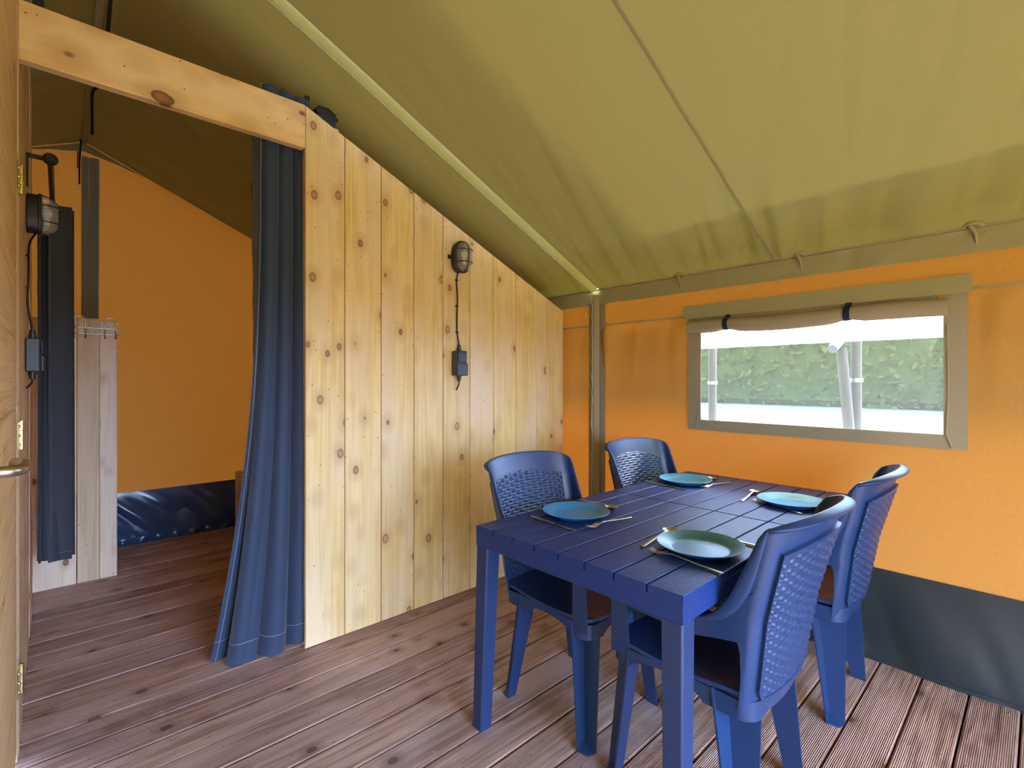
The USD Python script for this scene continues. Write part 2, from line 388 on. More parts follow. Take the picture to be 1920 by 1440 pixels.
# ceiling: olive canvas roof, both slopes, panels joined at the zip and the seam
ceiling = thing('ceiling', 'sloping olive tent canvas with long zip and seams running up to the ridge', kind='structure')
def roof_sheet(x0, x1, y0, y1, fold=1.0, nu=130, nv=None, seed=0, dz=0.0):
    nv = nv or max(20, int((y1 - y0) * 90))
    X, Y = np.meshgrid(np.linspace(x0, x1, nu), np.linspace(y0, y1, nv), indexing='ij')
    s = np.abs(X - RX)
    smax = XW - RX
    d = (smax - s)
    lean = Y + 0.28 * d                                  # folds fan towards the zip as they climb
    w = 0.5 - 2.2 * np.abs(fb(lean * 5.5, d * 0.5, seed + 0.5, 2, seed + 3))
    w2 = fb(lean * 16.0, d * 0.8, seed + 5.5, 2, seed + 9)
    amp = 0.085 * np.exp(-d / 0.60) + 0.010
    edge = np.minimum(np.abs(Y - y0), np.abs(Y - y1))
    pin = np.clip(d / 0.06, 0, 1) * np.clip(edge / 0.05, 0, 1)
    sag = -0.030 * np.sin(np.clip(s / smax, 0, 1) * PI) * np.sin(np.clip((Y - y0) / (y1 - y0), 0, 1) * PI)
    Z = roof(X) + dz + fold * (pin * (amp * w * 1.2 + 0.35 * amp * w2) + sag)
    return sheet(np.stack([X, Y, Z], -1))
YZ, YS = 2.11, 0.94
obj('roof_panel', roof_sheet(RX, XW, -1.4, YS, seed=1), M['roof'], ceiling, smooth=True)
obj('roof_panel', roof_sheet(RX, XW, YS, 2.054, seed=2), M['roof'], ceiling, smooth=True)
obj('roof_panel', roof_sheet(RX, XW, 2.112, YB, seed=3, fold=0.8), M['roof'], ceiling, smooth=True)
obj('roof_panel', roof_sheet(-2.41, RX, -1.4, YZ, seed=4, nu=60), M['roof'], ceiling, smooth=True)
obj('roof_panel', roof_sheet(-2.41, RX, YZ, YB, seed=5, nu=60), M['roof'], ceiling, smooth=True)
# hanging zip cover
n = 220
xs = np.linspace(RX + 0.02, XW - 0.02, n)
wob = 0.5 * fb(xs * 8, 0, 0, 2, 21) * 0.018 + 0.5 * fb(xs * 22, 3, 0, 2, 23) * 0.010
P = np.zeros((n, 7, 3))
for j, t in enumerate(np.linspace(0, 1, 7)):
    P[:, j, 0] = xs
    P[:, j, 1] = 2.052 + 0.062 * t + wob * t
    P[:, j, 2] = roof(xs) + 0.004 - 0.014 * t ** 1.5 - 0.006 * np.sin(t * PI) + 0.5 * wob * t
obj('zip_cover', sheet(P), M['zipstrip'], ceiling, smooth=True)
obj('zip_teeth', tube(P[:, -1] + np.array([0, 0.002, -0.001]), 0.0030, 6), M['zip'], ceiling)
# felled seam between roof panels
def seam_strip(yc, w, lift, x0=RX, x1=XW - 0.01):
    xs = np.linspace(x0, x1, 120)
    ww = 0.004 * fb(xs * 6, yc, 0, 2, 5)
    prof = [(-w / 2, 0.001), (-w / 2 + 0.003, -lift), (w / 2 - 0.003, -lift), (w / 2, 0.001)]
    P = np.stack([np.stack([xs, np.full_like(xs, yc + a) + ww, roof(xs) + b - 0.004], -1) for a, b in prof], 1)
    return sheet(P)
obj('roof_seam', seam_strip(YS + 0.004, 0.007, 0.002), M['zipstrip'], ceiling, smooth=40)
obj('seam_stitching', seam_strip(YS - 0.004, 0.0035, 0.003), M['khaki'], ceiling, smooth=40)
obj('roof_seam', seam_strip(3.62, 0.010, 0.003), M['zipstrip'], ceiling, smooth=40)
# ridge: black webbing and binding under the ridge line
obj('ridge_binding', cbox((RX - 0.018, -1.3, RZ - 0.022), (RX + 0.012, YB, RZ - 0.010), 0.003), M['khaki'], ceiling)
obj('ridge_webbing', tube(smooth_path([(0.165, 2.45, 2.99), (0.172, 2.62, 2.93), (0.168, 2.75, 2.80), (0.165, 2.80, 2.72)], 20), 0.007, 6), M['rope'], ceiling)
obj('ridge_webbing', tube(smooth_path([(0.180, 3.80, 2.99), (0.166, 3.83, 2.985), (0.160, 3.86, 2.93), (0.162, 3.89, 2.74)], 20), 0.008, 6), M['rope'], ceiling)
obj('ridge_cord', tube(smooth_path([(0.135, 4.70, 2.99), (0.128, 4.70, 2.86), (0.126, 4.70, 2.67)], 14), 0.006, 6), M['rope'], ceiling)
obj('ridge_cord', tube(smooth_path([(0.120, 4.70, 2.90), (0.117, 4.70, 2.84), (0.116, 4.70, 2.78)], 10), 0.004, 6), M['rope'], ceiling)
# outer fly over the sleeping end, overhanging the eaves
def fly_sheet(x0, x1, y0, y1, dz):
    X, Y = np.meshgrid(np.linspace(x0, x1, 40), np.linspace(y0, y1, 20), indexing='ij')
    return sheet(np.stack([X, Y, roof(X) + dz], -1))
obj('outer_fly', fly_sheet(RX, XW + 0.02, 1.25, YB + 0.5, 0.40), M['fly'], ceiling, smooth=True)
obj('outer_fly', fly_sheet(-2.6, RX, 1.25, YB + 0.5, 0.40), M['fly'], ceiling, smooth=True)
obj('inner_fly', fly_sheet(RX, XW + 0.02, 2.45, YB + 0.15, 0.13), M['inner_fly'], ceiling, smooth=True)
obj('inner_fly', fly_sheet(-2.6, RX, 2.45, YB + 0.15, 0.13), M['inner_fly'], ceiling, smooth=True)
obj('eave_awning', fly_sheet(2.42, 3.22, -1.6, YB + 0.3, 0.09), M['eave'], ceiling, smooth=True)

# right wall: orange canvas with valance, window opening and slate skirt
wall_right = thing('wall_right', 'orange canvas side wall with tan valance and slate vinyl skirt', kind='structure')
WY0, WY1, WZ0, WZ1 = 0.272, 1.349, 1.036, 1.58          # window opening
def wall_sheet(y0, y1, z0, z1, amp=1.0, seed=0):
    nu, nv = max(4, int((y1 - y0) * 70)), max(4, int((z1 - z0) * 50))
    Y, Z = np.meshgrid(np.linspace(y0, y1, nu), np.linspace(z0, z1, nv), indexing='ij')
    dtop = np.clip(1.64 - Z, 0, None)
    a = np.where(Z < 1.64, 0.055 * np.exp(-dtop / 0.28), 0.010) * np.clip(dtop / 0.05 + (Z > 1.64), 0, 1)
    near = np.clip(np.minimum.reduce([np.abs(Y - WY0 + 0.06) + 0 * Z, np.abs(Y - WY1 - 0.06)]) / 0.05, 0.15, 1)
    inw = (Y > WY0 - 0.07) & (Y < WY1 + 0.07)
    a = a * np.where(inw, 0.15, near)
    Xd = XW + 0.010 - amp * a * (fb(Y * 9 + 0.4 * (Z - 1.6), Z * 0.7, seed, 2, 31) * 1.5) - 0.008 * fb(Y * 1.6, Z * 1.6, 2.2, 2, 8)
    return sheet(np.stack([Xd, Y, Z], -1))
pieces = [wall_sheet(-1.4, WY0, 0.40, 1.89), wall_sheet(WY1, YB, 0.40, 1.89), wall_sheet(WY0, WY1, 0.40, WZ0), wall_sheet(WY0, WY1, WZ1, 1.89)]
cw = cat(pieces); cw.merge_vertices(digits_vertex=5)
obj('canvas', cw, M['orange'], wall_right, smooth=True)
def strip(y0, y1, z0, z1, x, amp=0.004, seed=0, curl=0.0, thick=0.0015, freq=8, ny=None):
    ny = ny or max(8, int((y1 - y0) * 60))
    Y, Z = np.meshgrid(np.linspace(y0, y1, ny), np.linspace(z0, z1, 9), indexing='ij')
    t = (z1 - Z) / (z1 - z0)
    Xd = x - amp * (1 + 1.6 * fb(Y * freq, t * 1.2, seed, 2, seed)) * (0.3 + t) - curl * t
    return thick_sheet(np.stack([Xd, Y, Z], -1), np.array([thick, 0, 0]))
obj('valance', strip(-1.4, YB, 1.775, 1.885, XW + 0.004, 0.010, 3, 0.006), M['tan'], wall_right, smooth=50)
obj('eave_piping', tube([(XW - 0.004, -1.4, 1.882), (XW - 0.004, YB, 1.882)], 0.0045, 8), M['khaki'], wall_right)
obj('wall_seam', strip(-1.4, 0.20, 1.632, 1.642, XW + 0.004, 0.003, 4), M['tan'], wall_right, smooth=50)
obj('wall_seam', strip(1.45, YB, 1.632, 1.642, XW + 0.004, 0.003, 5), M['tan'], wall_right, smooth=50)
for yt in (1.468, 0.825, 0.193):                           # fabric tie loops gathered at the eave
    pts = [(XW - 0.004, yt + 0.030, 1.884), (XW - 0.016, yt + 0.018, 1.892), (XW - 0.022, yt, 1.894), (XW - 0.016, yt - 0.018, 1.890), (XW - 0.004, yt - 0.030, 1.882)]
    m1 = tube(smooth_path(pts, 14), np.linspace(0.008, 0.008, 14), 8)
    pts = [(XW - 0.014, yt + 0.012, 1.886), (XW - 0.016, yt - 0.004, 1.862), (XW - 0.010, yt - 0.010, 1.822), (XW - 0.004, yt - 0.012, 1.79)]
    m2 = tube(smooth_path(pts, 14), np.linspace(0.010, 0.003, 14), 8)
    obj('eave_tie', cat([m1, m2]), M['tan'], wall_right, smooth=True)
# wall zip with hanging cover
obj('zip_band', strip(2.010, 2.150, 0.0, 1.79, XW + 0.002, 0.003, 7, ny=12), M['khaki'], wall_right, smooth=50)
zz = np.linspace(0.02, 1.84, 160)
wv = 0.010 * np.sin(zz * 60) * 0.35 + 0.016 * fb(zz * 6, 0, 0, 2, 44)
P = np.zeros((160, 6, 3))
for j, t in enumerate(np.linspace(0, 1, 6)):
    P[:, j, 0] = XW - 0.012 - 0.030 * t - 0.012 * math.sin(t * PI)
    P[:, j, 1] = 2.050 + 0.038 * t + wv * t
    P[:, j, 2] = zz
obj('zip_flap', sheet(P), M['khaki'], wall_right, smooth=True)
obj('zip_tape', tube(P[:, -1], 0.0028, 5), M['zip'], wall_right)
obj('zip_pull', cat([cbox((XW - 0.05, 2.135, 1.690), (XW - 0.044, 2.147, 1.735), 0.002), tube(smooth_path([(XW - 0.035, 2.10, 1.79), (XW - 0.05, 2.12, 1.78), (XW - 0.048, 2.14, 1.735)], 10), 0.004, 6)]), M['chrome'], wall_right)
# skirt
def skirt(y0, y1, z1, seed, amp=0.02):
    Y, Z = np.meshgrid(np.linspace(y0, y1, int((y1 - y0) * 70)), np.linspace(-0.034, z1, 26), indexing='ij')
    t = (z1 - Z) / z1
    f = fb(Y * 5.5 + 0.6 * t, t * 0.6, seed, 2, seed)
    Xd = XW - 0.004 - amp * t * (0.2 + 4.2 * f * np.sin(np.clip(t, 0, 1) * PI * 0.8 + 0.3)) - 0.012 * t
    return thick_sheet(np.stack([Xd, Y, Z], -1), np.array([0.0015, 0, 0]))
obj('skirt', skirt(-1.4, YB, 0.413, 12), M['skirt'], wall_right, smooth=50)
obj('skirt_binding', strip(-1.4, YB, 0.403, 0.418, XW - 0.003, 0.001, 2), M['skirt'], wall_right, smooth=50)
hm = tube([(XW - 0.032, yy, 0.022) for yy in np.linspace(-1.4, 2.0, 4)], 0.0012, 4)
obj('skirt_stitching', hm, M['skirt'], wall_right)

# window in the right wall
win = thing('window_1', 'wide mesh window with khaki border and rolled-up blind in the orange wall', kind='structure')
def band(y0, y1, z0, z1, seed, x=XW - 0.004):
    return strip(y0, y1, z0, z1, x, 0.002, seed, thick=0.003)
obj('border', band(0.209, WY0 + 0.012, 0.978, 1.63, 1), M['khaki'], win, smooth=50)
obj('border', band(WY1 - 0.012, 1.414, 0.978, 1.63, 2), M['khaki'], win, smooth=50)
obj('border', band(0.209, 1.414, 0.978, WZ0, 3, XW - 0.006), M['khaki'], win, smooth=50)
obj('border', band(0.30, 1.33, WZ1 - 0.03, 1.63, 4, XW - 0.006), M['khaki'], win, smooth=50)
obj('header_flap', strip(0.196, 1.444, 1.618, 1.696, XW - 0.008, 0.008, 6, 0.012, 0.002, 7), M['tan'], win, smooth=50)
Y, Z = np.meshgrid(np.linspace(WY0 - 0.01, WY1 + 0.01, 60), np.linspace(WZ0 - 0.01, WZ1 + 0.01, 30), indexing='ij')
obj('mesh_screen', sheet(np.stack([XW + 0.012 + 0.004 * fb(Y * 3, Z * 3, 0, 2, 3), Y, Z], -1)), M['mesh_screen'], win, smooth=True)
# rolled blind: a spiral roll with gathers at the two straps
ny, na = 110, 28
yy = np.linspace(0.262, 1.392, ny)
ys = (0.612, 1.168)
pin = sum(np.exp(-((yy - s) / 0.05) ** 2) for s in ys)
rad = 0.036 * (1 - 0.22 * pin) + 0.004 * fb(yy * 7, 0, 0, 2, 5)
zc = 1.562 - 0.006 * np.cos((yy - 0.9) * 7) + 0.006 * pin
V = np.zeros((ny, na, 3))
for j in range(na):
    a = 2 * PI * j / (na - 1)
    rr = rad * (1 + 0.10 * fb(yy * 4, math.cos(a) * 1.5, math.sin(a) * 1.5, 2, 6) * 2) * (0.9 + 0.14 * j / na)
    V[:, j] = np.stack([XW - 0.050 + rr * math.cos(a) * 0.85, yy, zc + rr * math.sin(a)], -1)
roll = sheet(V)
caps = []
for e in (0, -1):
    ring = V[e]; c = ring.mean(0)
    sp = [np.array([c + (p - c) * (1 - 0.0 * k) for p in ring]) for k in (0,)][0]
    m = sheet(np.stack([sp, c + (sp - c) * 0.55, c + (sp - c) * 0.52 + np.array([0, 0.006 if e == 0 else -0.006, 0]), c + (sp - c) * 0.02]))
    caps.append(m)
obj('rolled_blind', cat([roll] + caps), M['khaki'], win, smooth=60)
obj('blind_panel', strip(0.30, 1.34, 1.560, 1.640, XW - 0.016, 0.004, 9, 0.004, 0.002), M['khaki'], win, smooth=50)
for s in ys:
    zr = float(np.interp(s, yy, zc)); rr = float(np.interp(s, yy, rad)) + 0.003
    a = np.linspace(PI * 0.45, PI * 1.75, 16)
    path = [(XW - 0.022, zr + 0.078), (XW - 0.028, zr + 0.055)] + [(XW - 0.050 + rr * math.cos(t) * 0.92, zr + rr * math.sin(t) * 1.02) for t in a]
    P = np.array([[(x, s - 0.013 + (0.010 if s < 0.9 else 0.006) * (1.6 - z) * 4, z), (x, s + 0.013 + (0.010 if s < 0.9 else 0.006) * (1.6 - z) * 4, z)] for x, z in path])
    obj('blind_strap', thick_sheet(P, np.array([-0.0015, 0, 0.0005])), M['strap'], win, smooth=50)
obj('window_zip', cat([tube([(XW - 0.010, WY0 - 0.002, 1.50), (XW - 0.010, WY0 - 0.004, 1.2), (XW - 0.012, WY0 + 0.002, 1.036), (XW - 0.014, WY0 - 0.016, 0.985)], 0.003, 6),
                       tube([(XW - 0.010, WY1 + 0.004, 1.06), (XW - 0.010, WY1 + 0.012, 0.99)], 0.003, 6)]), M['khaki'], win)

# back wall
wall_back = thing('wall_back', 'orange canvas gable wall with crinkled dark blue vinyl skirt behind the doorway', kind='structure')
nx, nz = 130, 70
U, T = np.meshgrid(np.linspace(-2.41, XW, nx), np.linspace(0, 1, nz), indexing='ij')
ztop = roof(U) + 0.03
Z = 0.39 + (ztop - 0.39) * T
obj('canvas', sheet(np.stack([U, YB + 0.006 * fb(U * 2, Z * 2, 0, 2, 2), Z], -1)), M['orange'], wall_back, smooth=True)
U, Z = np.meshgrid(np.linspace(-0.6, XW + 0.03, 240), np.linspace(-0.034, 0.402, 40), indexing='ij')
t = (0.402 - Z) / 0.4
Yd = YB - 0.008 - t * 0.02 - np.sin(t * PI) * (0.060 * np.abs(fb(U * 4 + Z * 4.5, Z * 1.5 - U, 0, 2, 15)) + 0.05 * np.abs(fb(U * 9 + Z * 9, Z * 3, 1, 2, 16))) - 0.012 * t * np.sin(U * 55) * (t > 0.9)
obj('skirt', thick_sheet(np.stack([U, Yd, Z], -1), np.array([0, 0.0015, 0])), M['skirt_blue'], wall_back, smooth=60)
for sgn, (xa, xb) in ((1, (0.138, 0.178)), (-1, (0.178, 0.236))):
    X, Z = np.meshgrid(np.linspace(xa, xb, 6), np.linspace(0.4, 2.90, 60), indexing='ij')
    Yd = YB - 0.012 - (0.016 * (X - 0.178) / 0.058 if sgn < 0 else 0.0) + 0.003 * fb(Z * 5, X * 4, 0, 2, 6)
    obj('zip_band', thick_sheet(np.stack([X + (0.006 * fb(Z * 4, 0, 0, 2, 3) if sgn < 0 else 0), Yd, Z], -1), np.array([0, 0.0015, 0])), M['zipback'], wall_back, smooth=50)
zz = np.linspace(0.5, 2.88, 90)
obj('zip_tape', tube(np.c_[0.236 + 0.006 * fb(zz * 4, 0, 0, 2, 3), np.full(90, YB - 0.034), zz], 0.004, 5), M['zip'], wall_back)
tri = Polygon([(-0.19, roof(-0.19) - 0.012), (RX, RZ - 0.012), (0.50, roof(0.50) - 0.012), (0.34, 2.895), (RX, 2.935), (-0.03, 2.895)])
m = trimesh.creation.extrude_polygon(tri, 0.002); m.apply_transform(trimesh.transformations.rotation_matrix(PI / 2, (1, 0, 0))); m.apply_translation((0, YB - 0.008, 0))
obj('apex_patch', m, M['tan'], wall_back)

# front wall behind the camera: canvas round a wide doorway, tied open
wall_front = thing('wall_front', 'olive canvas front wall around the wide open tent door', kind='structure')
YF = -1.35
gable = Polygon([(-2.41, 0), (-2.41, float(roof(-2.41))), (RX, RZ), (XW, float(roof(XW))), (XW, 0)]).difference(sbox(-0.06, 0.0, 1.62, 1.62))
m = trimesh.creation.extrude_polygon(gable, 0.004); m.apply_transform(trimesh.transformations.rotation_matrix(PI / 2, (1, 0, 0))); m.apply_translation((0, YF, 0))
obj('canvas', m, M['front'], wall_front)

# left wall: upright boards, with the closed plank door in it
wall_left = thing('wall_left', 'upright pine boards along the left edge, beyond the plank door', kind='structure')
DY0, DY1, DZ = 1.30, 2.345, 2.02
y = -1.35
i = 0
edges = list(np.arange(-1.35, DY0 - 0.1, 0.195)) + [DY0]
for a, b in zip(edges[:-1], edges[1:]):
    obj('board', cbox((XL - 0.022, a + 0.001, 0.0), (XL, b - 0.001, roof(XL) - 0.06), 0.003), M[f'pine{i % 5}'], wall_left); i += 1
obj('board', cbox((XL - 0.022, DY0 + 0.001, DZ + 0.006), (XL, DY1, roof(XL) - 0.06), 0.003), M['pine_door'], wall_left)
for a, b, dx, mt in ((DY1 + 0.004, 2.60, 0.004, 'pine_edge'), (2.60, 2.795, 0.0, 'pine1'), (2.795, 2.99, 0.0, 'pine3'), (2.99, 3.185, 0.0, 'pine_pale'), (3.185, 3.38, 0.0, 'pine2'), (3.38, 3.70, 0.002, 'pine_pale')):
    obj('board', cbox((XL - 0.022, a + 0.001, 0.0), (XL + dx, b - 0.001, roof(XL) - 0.06), 0.003), M[mt], wall_left)
Y, Z = np.meshgrid(np.linspace(3.70, YB, 20), np.linspace(0, float(roof(-0.14)) - 0.02, 30), indexing='ij')
obj('canvas', sheet(np.stack([np.full_like(Y, -0.14), Y, Z], -1)), M['orange'], wall_left, smooth=True)

door = thing('door_1', 'ledged pine plank door with zinc hinges and steel lever handle at the left edge', kind='structure')
z = 0.272 - 0.225
while z < DZ:
    z0, z1 = max(z, 0.01), min(z + 0.225, DZ)
    obj('plank', cbox((XL - 0.030, DY0 + 0.004, z0 + 0.001), (XL + 0.002, DY1 - 0.060, z1 - 0.001), 0.004), M['pine_door'], door)
    z += 0.225
obj('stile', cbox((XL - 0.030, DY1 - 0.058, 0.01), (XL + 0.003, DY1 - 0.002, DZ), 0.003), M['pine_edge'], door)
for zh in (1.94, 1.08, 0.26):
    h = obj('hinge', cat([cbox((XL + 0.003, DY1 - 0.060, zh - 0.045), (XL + 0.005, DY1 - 0.002, zh + 0.045), 0.001), cbox((XL + 0.004, DY1 + 0.002, zh - 0.045), (XL + 0.006, DY1 + 0.05, zh + 0.045), 0.001)]
                          + [cyl((XL + 0.010, DY1, zh - 0.048 + 0.0325 * q), (XL + 0.010, DY1, zh - 0.017 + 0.0325 * q), 0.0075, 12) for q in range(3)]), M['brass'], door)
    obj('hinge_screw', cat([moved(trimesh.creation.icosphere(2, 0.005), (XL + 0.006, DY1 - 0.035, zh + q)) for q in (-0.03, 0.0, 0.03)]), M['screw'], h, smooth=True)
hp = smooth_path([(XL + 0.002, 1.385, 1.085), (XL + 0.030, 1.387, 1.085), (XL + 0.043, 1.402, 1.085), (XL + 0.044, 1.44, 1.085), (XL + 0.043, 1.49, 1.086), (XL + 0.030, 1.507, 1.086)], 30)
obj('handle', cat([tube(hp, 0.0115, 14), cbox((XL + 0.001, 1.365, 0.99), (XL + 0.006, 1.405, 1.17), 0.002)]), M['satin'], door, smooth=45)

# board partition right of the doorway, and the header beam over it
part = thing('wall_partition', 'knotty pine plank partition with raking top beside the dark curtain', kind='structure')
EDG = [0.861, 1.053, 1.250, 1.447, 1.640, 1.836, 2.025, 2.217, 2.411, 2.510, 2.684]
def ptop(x):
    return 2.554 + (x - 0.861) * (1.760 - 2.554) / (2.684 - 0.861)
for k, (a, b) in enumerate(zip(EDG[:-1], EDG[1:])):
    g = 0.0016 if k != 8 else 0.0009
    a2, b2 = a + (g if k else 0), b - (g if k != 8 else 0.0006)
    obj('plank', cprism([(a2, 0.002), (b2, 0.002), (b2, ptop(b2)), (a2, ptop(a2))], YP, YP + 0.022, 'y', 0.003), M[f'pine{(k * 2) % 5}'], part)
obj('backing_panel', cprism([(0.866, 0.004), (2.680, 0.004), (2.680, ptop(2.680) - 0.01), (0.866, ptop(0.866) - 0.01)], YP + 0.023, YP + 0.060, 'y', 0.002), M['pine_edge'], part)
beam = thing('trim_1', 'knotty pine header beam spanning the top of the doorway', kind='structure')
obj('beam', cbox((XL + 0.001, YP - 0.004, 2.352), (0.859, YP + 0.042, 2.554), 0.004), M['pine_beam'], beam)

# low board divider at the far end, behind the hanging curtain
divd = thing('wall_divider', 'low pine board divider with rounded wire hooks on top, beside the far orange wall', kind='structure')
for a, b, zt, mt in ((-0.102, 0.096, 1.640, 'pine_pale'), (0.098, 0.206, 1.652, 'pine_edge'), (0.206, 0.294, 1.640, 'pine_pale')):
    obj('board', cbox((a + 0.0008, 4.075, 0.0), (b - 0.0008, 4.100, zt), 0.003), M[mt], divd)

# ------------------------------------------------------------------ chairs
ZK = [0.36, 0.40, 0.47, 0.52, 0.60, 0.652, 0.717, 0.82, 0.90, 0.95]
YM = [-0.236, -0.243, -0.256, -0.264, -0.278, -0.287, -0.305, -0.333, -0.358, -0.374]
CD = [0.050, 0.050, 0.052, 0.054, 0.060, 0.064, 0.068, 0.072, 0.076, 0.078]
HW = [0.196, 0.205, 0.214, 0.218, 0.223, 0.226, 0.230, 0.234, 0.238, 0.240]
def shell_pt(q, z):
    q, z = np.asarray(q, float), np.asarray(z, float)
    ym, c, w = np.interp(z, ZK, YM), np.interp(z, ZK, CD), np.interp(z, ZK, HW)
    aq, sg = np.minimum(np.abs(q), 1), np.sign(q)
    d = np.maximum(np.abs(q) - 1, 0)
    ph = aq * PI / 2
    x = sg * (w * np.sin(ph) ** 0.95 - 0.05 * d * d)
    y = ym + c * (1 - np.cos(ph)) + d
    return np.stack([x, y, z], -1)
def shell(q, z, n):
    """Point of the shell, n metres outward (to the back and sides)."""
    q, z, n = np.broadcast_arrays(np.asarray(q, float), np.asarray(z, float), np.asarray(n, float))
    e = 1e-3
    tu = shell_pt(q + e, z) - shell_pt(q - e, z)
    tv = shell_pt(q, z + e) - shell_pt(q, z - e)
    N = np.cross(tu, tv)
    N /= np.linalg.norm(N, axis=-1, keepdims=True)
    N = N * np.where((N * np.stack([np.sign(q + 1e-9) * np.minimum(np.abs(q), 1), -1.2 + np.minimum(np.abs(q), 1), 0 * q], -1)).sum(-1, keepdims=True) < 0, -1, 1)
    return shell_pt(q, z) + N * n[..., None]
def edge_q(y, z):
    return 1 + y - (np.interp(z, ZK, YM) + np.interp(z, ZK, CD))
top_q = np.linspace(0, 0.985, 24)
right = [(q, 0.932 - 0.036 * q * q) for q in top_q]
for y, z in ((-0.262, 0.84), (-0.236, 0.78), (-0.208, 0.717), (-0.166, 0.655), (-0.120, 0.622), (-0.06, 0.608), (0.02, 0.603), (0.12, 0.600), (0.205, 0.598)):
    right.append((float(edge_q(y, z)), z))
upper_edge = list(right)
for y, z in ((0.205, 0.566), (0.12, 0.562), (0.02, 0.560), (-0.085, 0.561), (-0.15, 0.576), (-0.200, 0.585), (-0.206, 0.56), (-0.206, 0.50), (-0.200, 0.40)):
    right.append((float(edge_q(y, z)), z))
right += [(0.92, 0.385), (0.6, 0.375), (0.0, 0.372)]
dom = Polygon(right + [(-q, z) for q, z in right[::-1]]).buffer(0)
def bend(poly, n0, n1, size=0.022):
    m = trimesh.creation.extrude_polygon(poly, 1.0)
    m.vertices[:, 0] *= 0.25
    m.vertices[:, 2] *= 0.001
    v, f = trimesh.remesh.subdivide_to_size(m.vertices, m.faces, size, max_iter=12)
    q, z, t = v[:, 0] / 0.25, v[:, 1], v[:, 2] / 0.001
    P = shell(q, z, n0 + (n1 - n0) * t)
    m = trimesh.Trimesh(P, f, process=False); m.merge_vertices(digits_vertex=6)
    if m.volume < 0:
        m.invert()
    return m
# the back carries a raised woven panel on both sides
panel = []
pq, pz0, pz1 = 0.70, 0.425, 0.868
for q in np.linspace(-pq, pq, 31):
    panel.append((q * (0.985 if True else 1), pz1 - 0.030 * (q / pq) ** 2))
for q in np.linspace(pq, -pq, 31):
    s = 1 - abs(q) / pq
    panel.append((q * 0.93, pz0 + 0.035 * max(0, 1 - s * 5) ** 2))
pan = Polygon(panel).buffer(0)
def weave(face, nq=150, nz=190):
    """Woven relief over the panel outline; face +1 back, -1 front."""
    qq = np.linspace(-1, 1, nq)
    vv = np.linspace(0, 1, nz)
    V = np.zeros((nq, nz, 3))
    ext = np.array(pan.exterior.coords)
    U, W = np.meshgrid(qq, vv, indexing='ij')
    q = U * (0.93 * pq + 0.07 * pq * W) * 0.965
    z0 = pz0 + 0.008 + 0.035 * np.clip(1 - (1 - np.abs(U)) * 5, 0, 1) ** 2
    z1 = pz1 - 0.008 - 0.030 * U ** 2
    z = z0 + (z1 - z0) * W
    cu, cz = 0.0215 / 0.25, 0.0125
    i, j = q / cu, z / cz
    fi, fj = i - np.floor(i), j - np.floor(j)
    par = (np.floor(i) + np.floor(j)) % 2
    hh = np.where(par < 0.5, np.sin(PI * fi) * np.sqrt(np.clip(np.sin(PI * fj), 0, 1)), 0.55 * np.sin(PI * fj) * np.sqrt(np.clip(np.sin(PI * fi), 0, 1)) - 0.25 * np.sin(PI * fi))
    rim = np.clip(np.minimum.reduce([1 - np.abs(U), W, 1 - W]) / 0.03, 0, 1)
    h = 0.0046 * hh * rim
    base = 0.0115 if face > 0 else -0.0035
    return thick_sheet(shell(q, z, base + face * h), shell(q, z, np.full_like(h, 0.004 if face > 0 else -0.001)) - shell(q, z, base + face * h))
def sweep_edge(edge, prof, taper=0.0):
    """Sweep a closed profile of (q-outward/up e, normal n) along a domain edge."""
    E = np.array(edge)
    T = np.gradient(np.c_[E[:, 0] * 0.25, E[:, 1]], axis=0); T /= np.linalg.norm(T, axis=1, keepdims=True)
    Nn = np.c_[-T[:, 1], T[:, 0]]
    P = []
    for e, n in prof:
        P.append(shell(E[:, 0] + Nn[:, 0] * e / 0.25, E[:, 1] + Nn[:, 1] * e, n * (1 - taper * np.clip(np.abs(E[:, 0]), 0, 1) ** 3)))
    P = np.stack(P + P[:1], 1)
    m = sheet(P)
    ends = []
    for r in (0, -1):
        k = len(prof)
        ends.append(trimesh.Trimesh(P[r, :k], [(0, a, a + 1) for a in range(1, k - 1)], process=False))
    m = cat([m] + ends)
    m.merge_vertices(digits_vertex=6)
    m.fix_normals()
    return m
def lchannel(vb, vt, ob, ot, wb, wt, z0, z1, th=0.006):
    """Angle-section leg: valley line vb->vt (xy), opening direction signs ob, flange widths at the bottom and top."""
    out = []
    for ax in (0, 1):
        pts = []
        for (v, w, z) in ((vb, wb, z0), (vt, wt, z1)):
            for far in (0, 1):
                for t in (0, 1):
                    p = np.array([v[0], v[1], z], float)
                    if far:
                        p[ax] += ob[ax] * w[ax]
                    else:
                        p[ax] -= ob[ax] * th
                    if t:
                        p[1 - ax] -= ob[1 - ax] * th
                    pts.append(p)
        out.append(hull(pts))
    a = np.array([vb[0] - ob[0] * th, vb[1] - ob[1] * th, z0])
    foot = [a, a + [ob[0] * (wb[0] + th), 0, 0], a + [0, ob[1] * (wb[1] + th), 0], a + [ob[0] * (wb[0] + th) * 0.8, ob[1] * (wb[1] + th) * 0.8, 0]]
    foot += [p + np.array([0, 0, 0.005]) for p in foot]
    foot += [a + [0, 0, 0.030]]
    out.append(hull(foot))
    import manifold3d as mf
    return out

def union(ms):
    return trimesh.boolean.union(ms, engine='manifold')

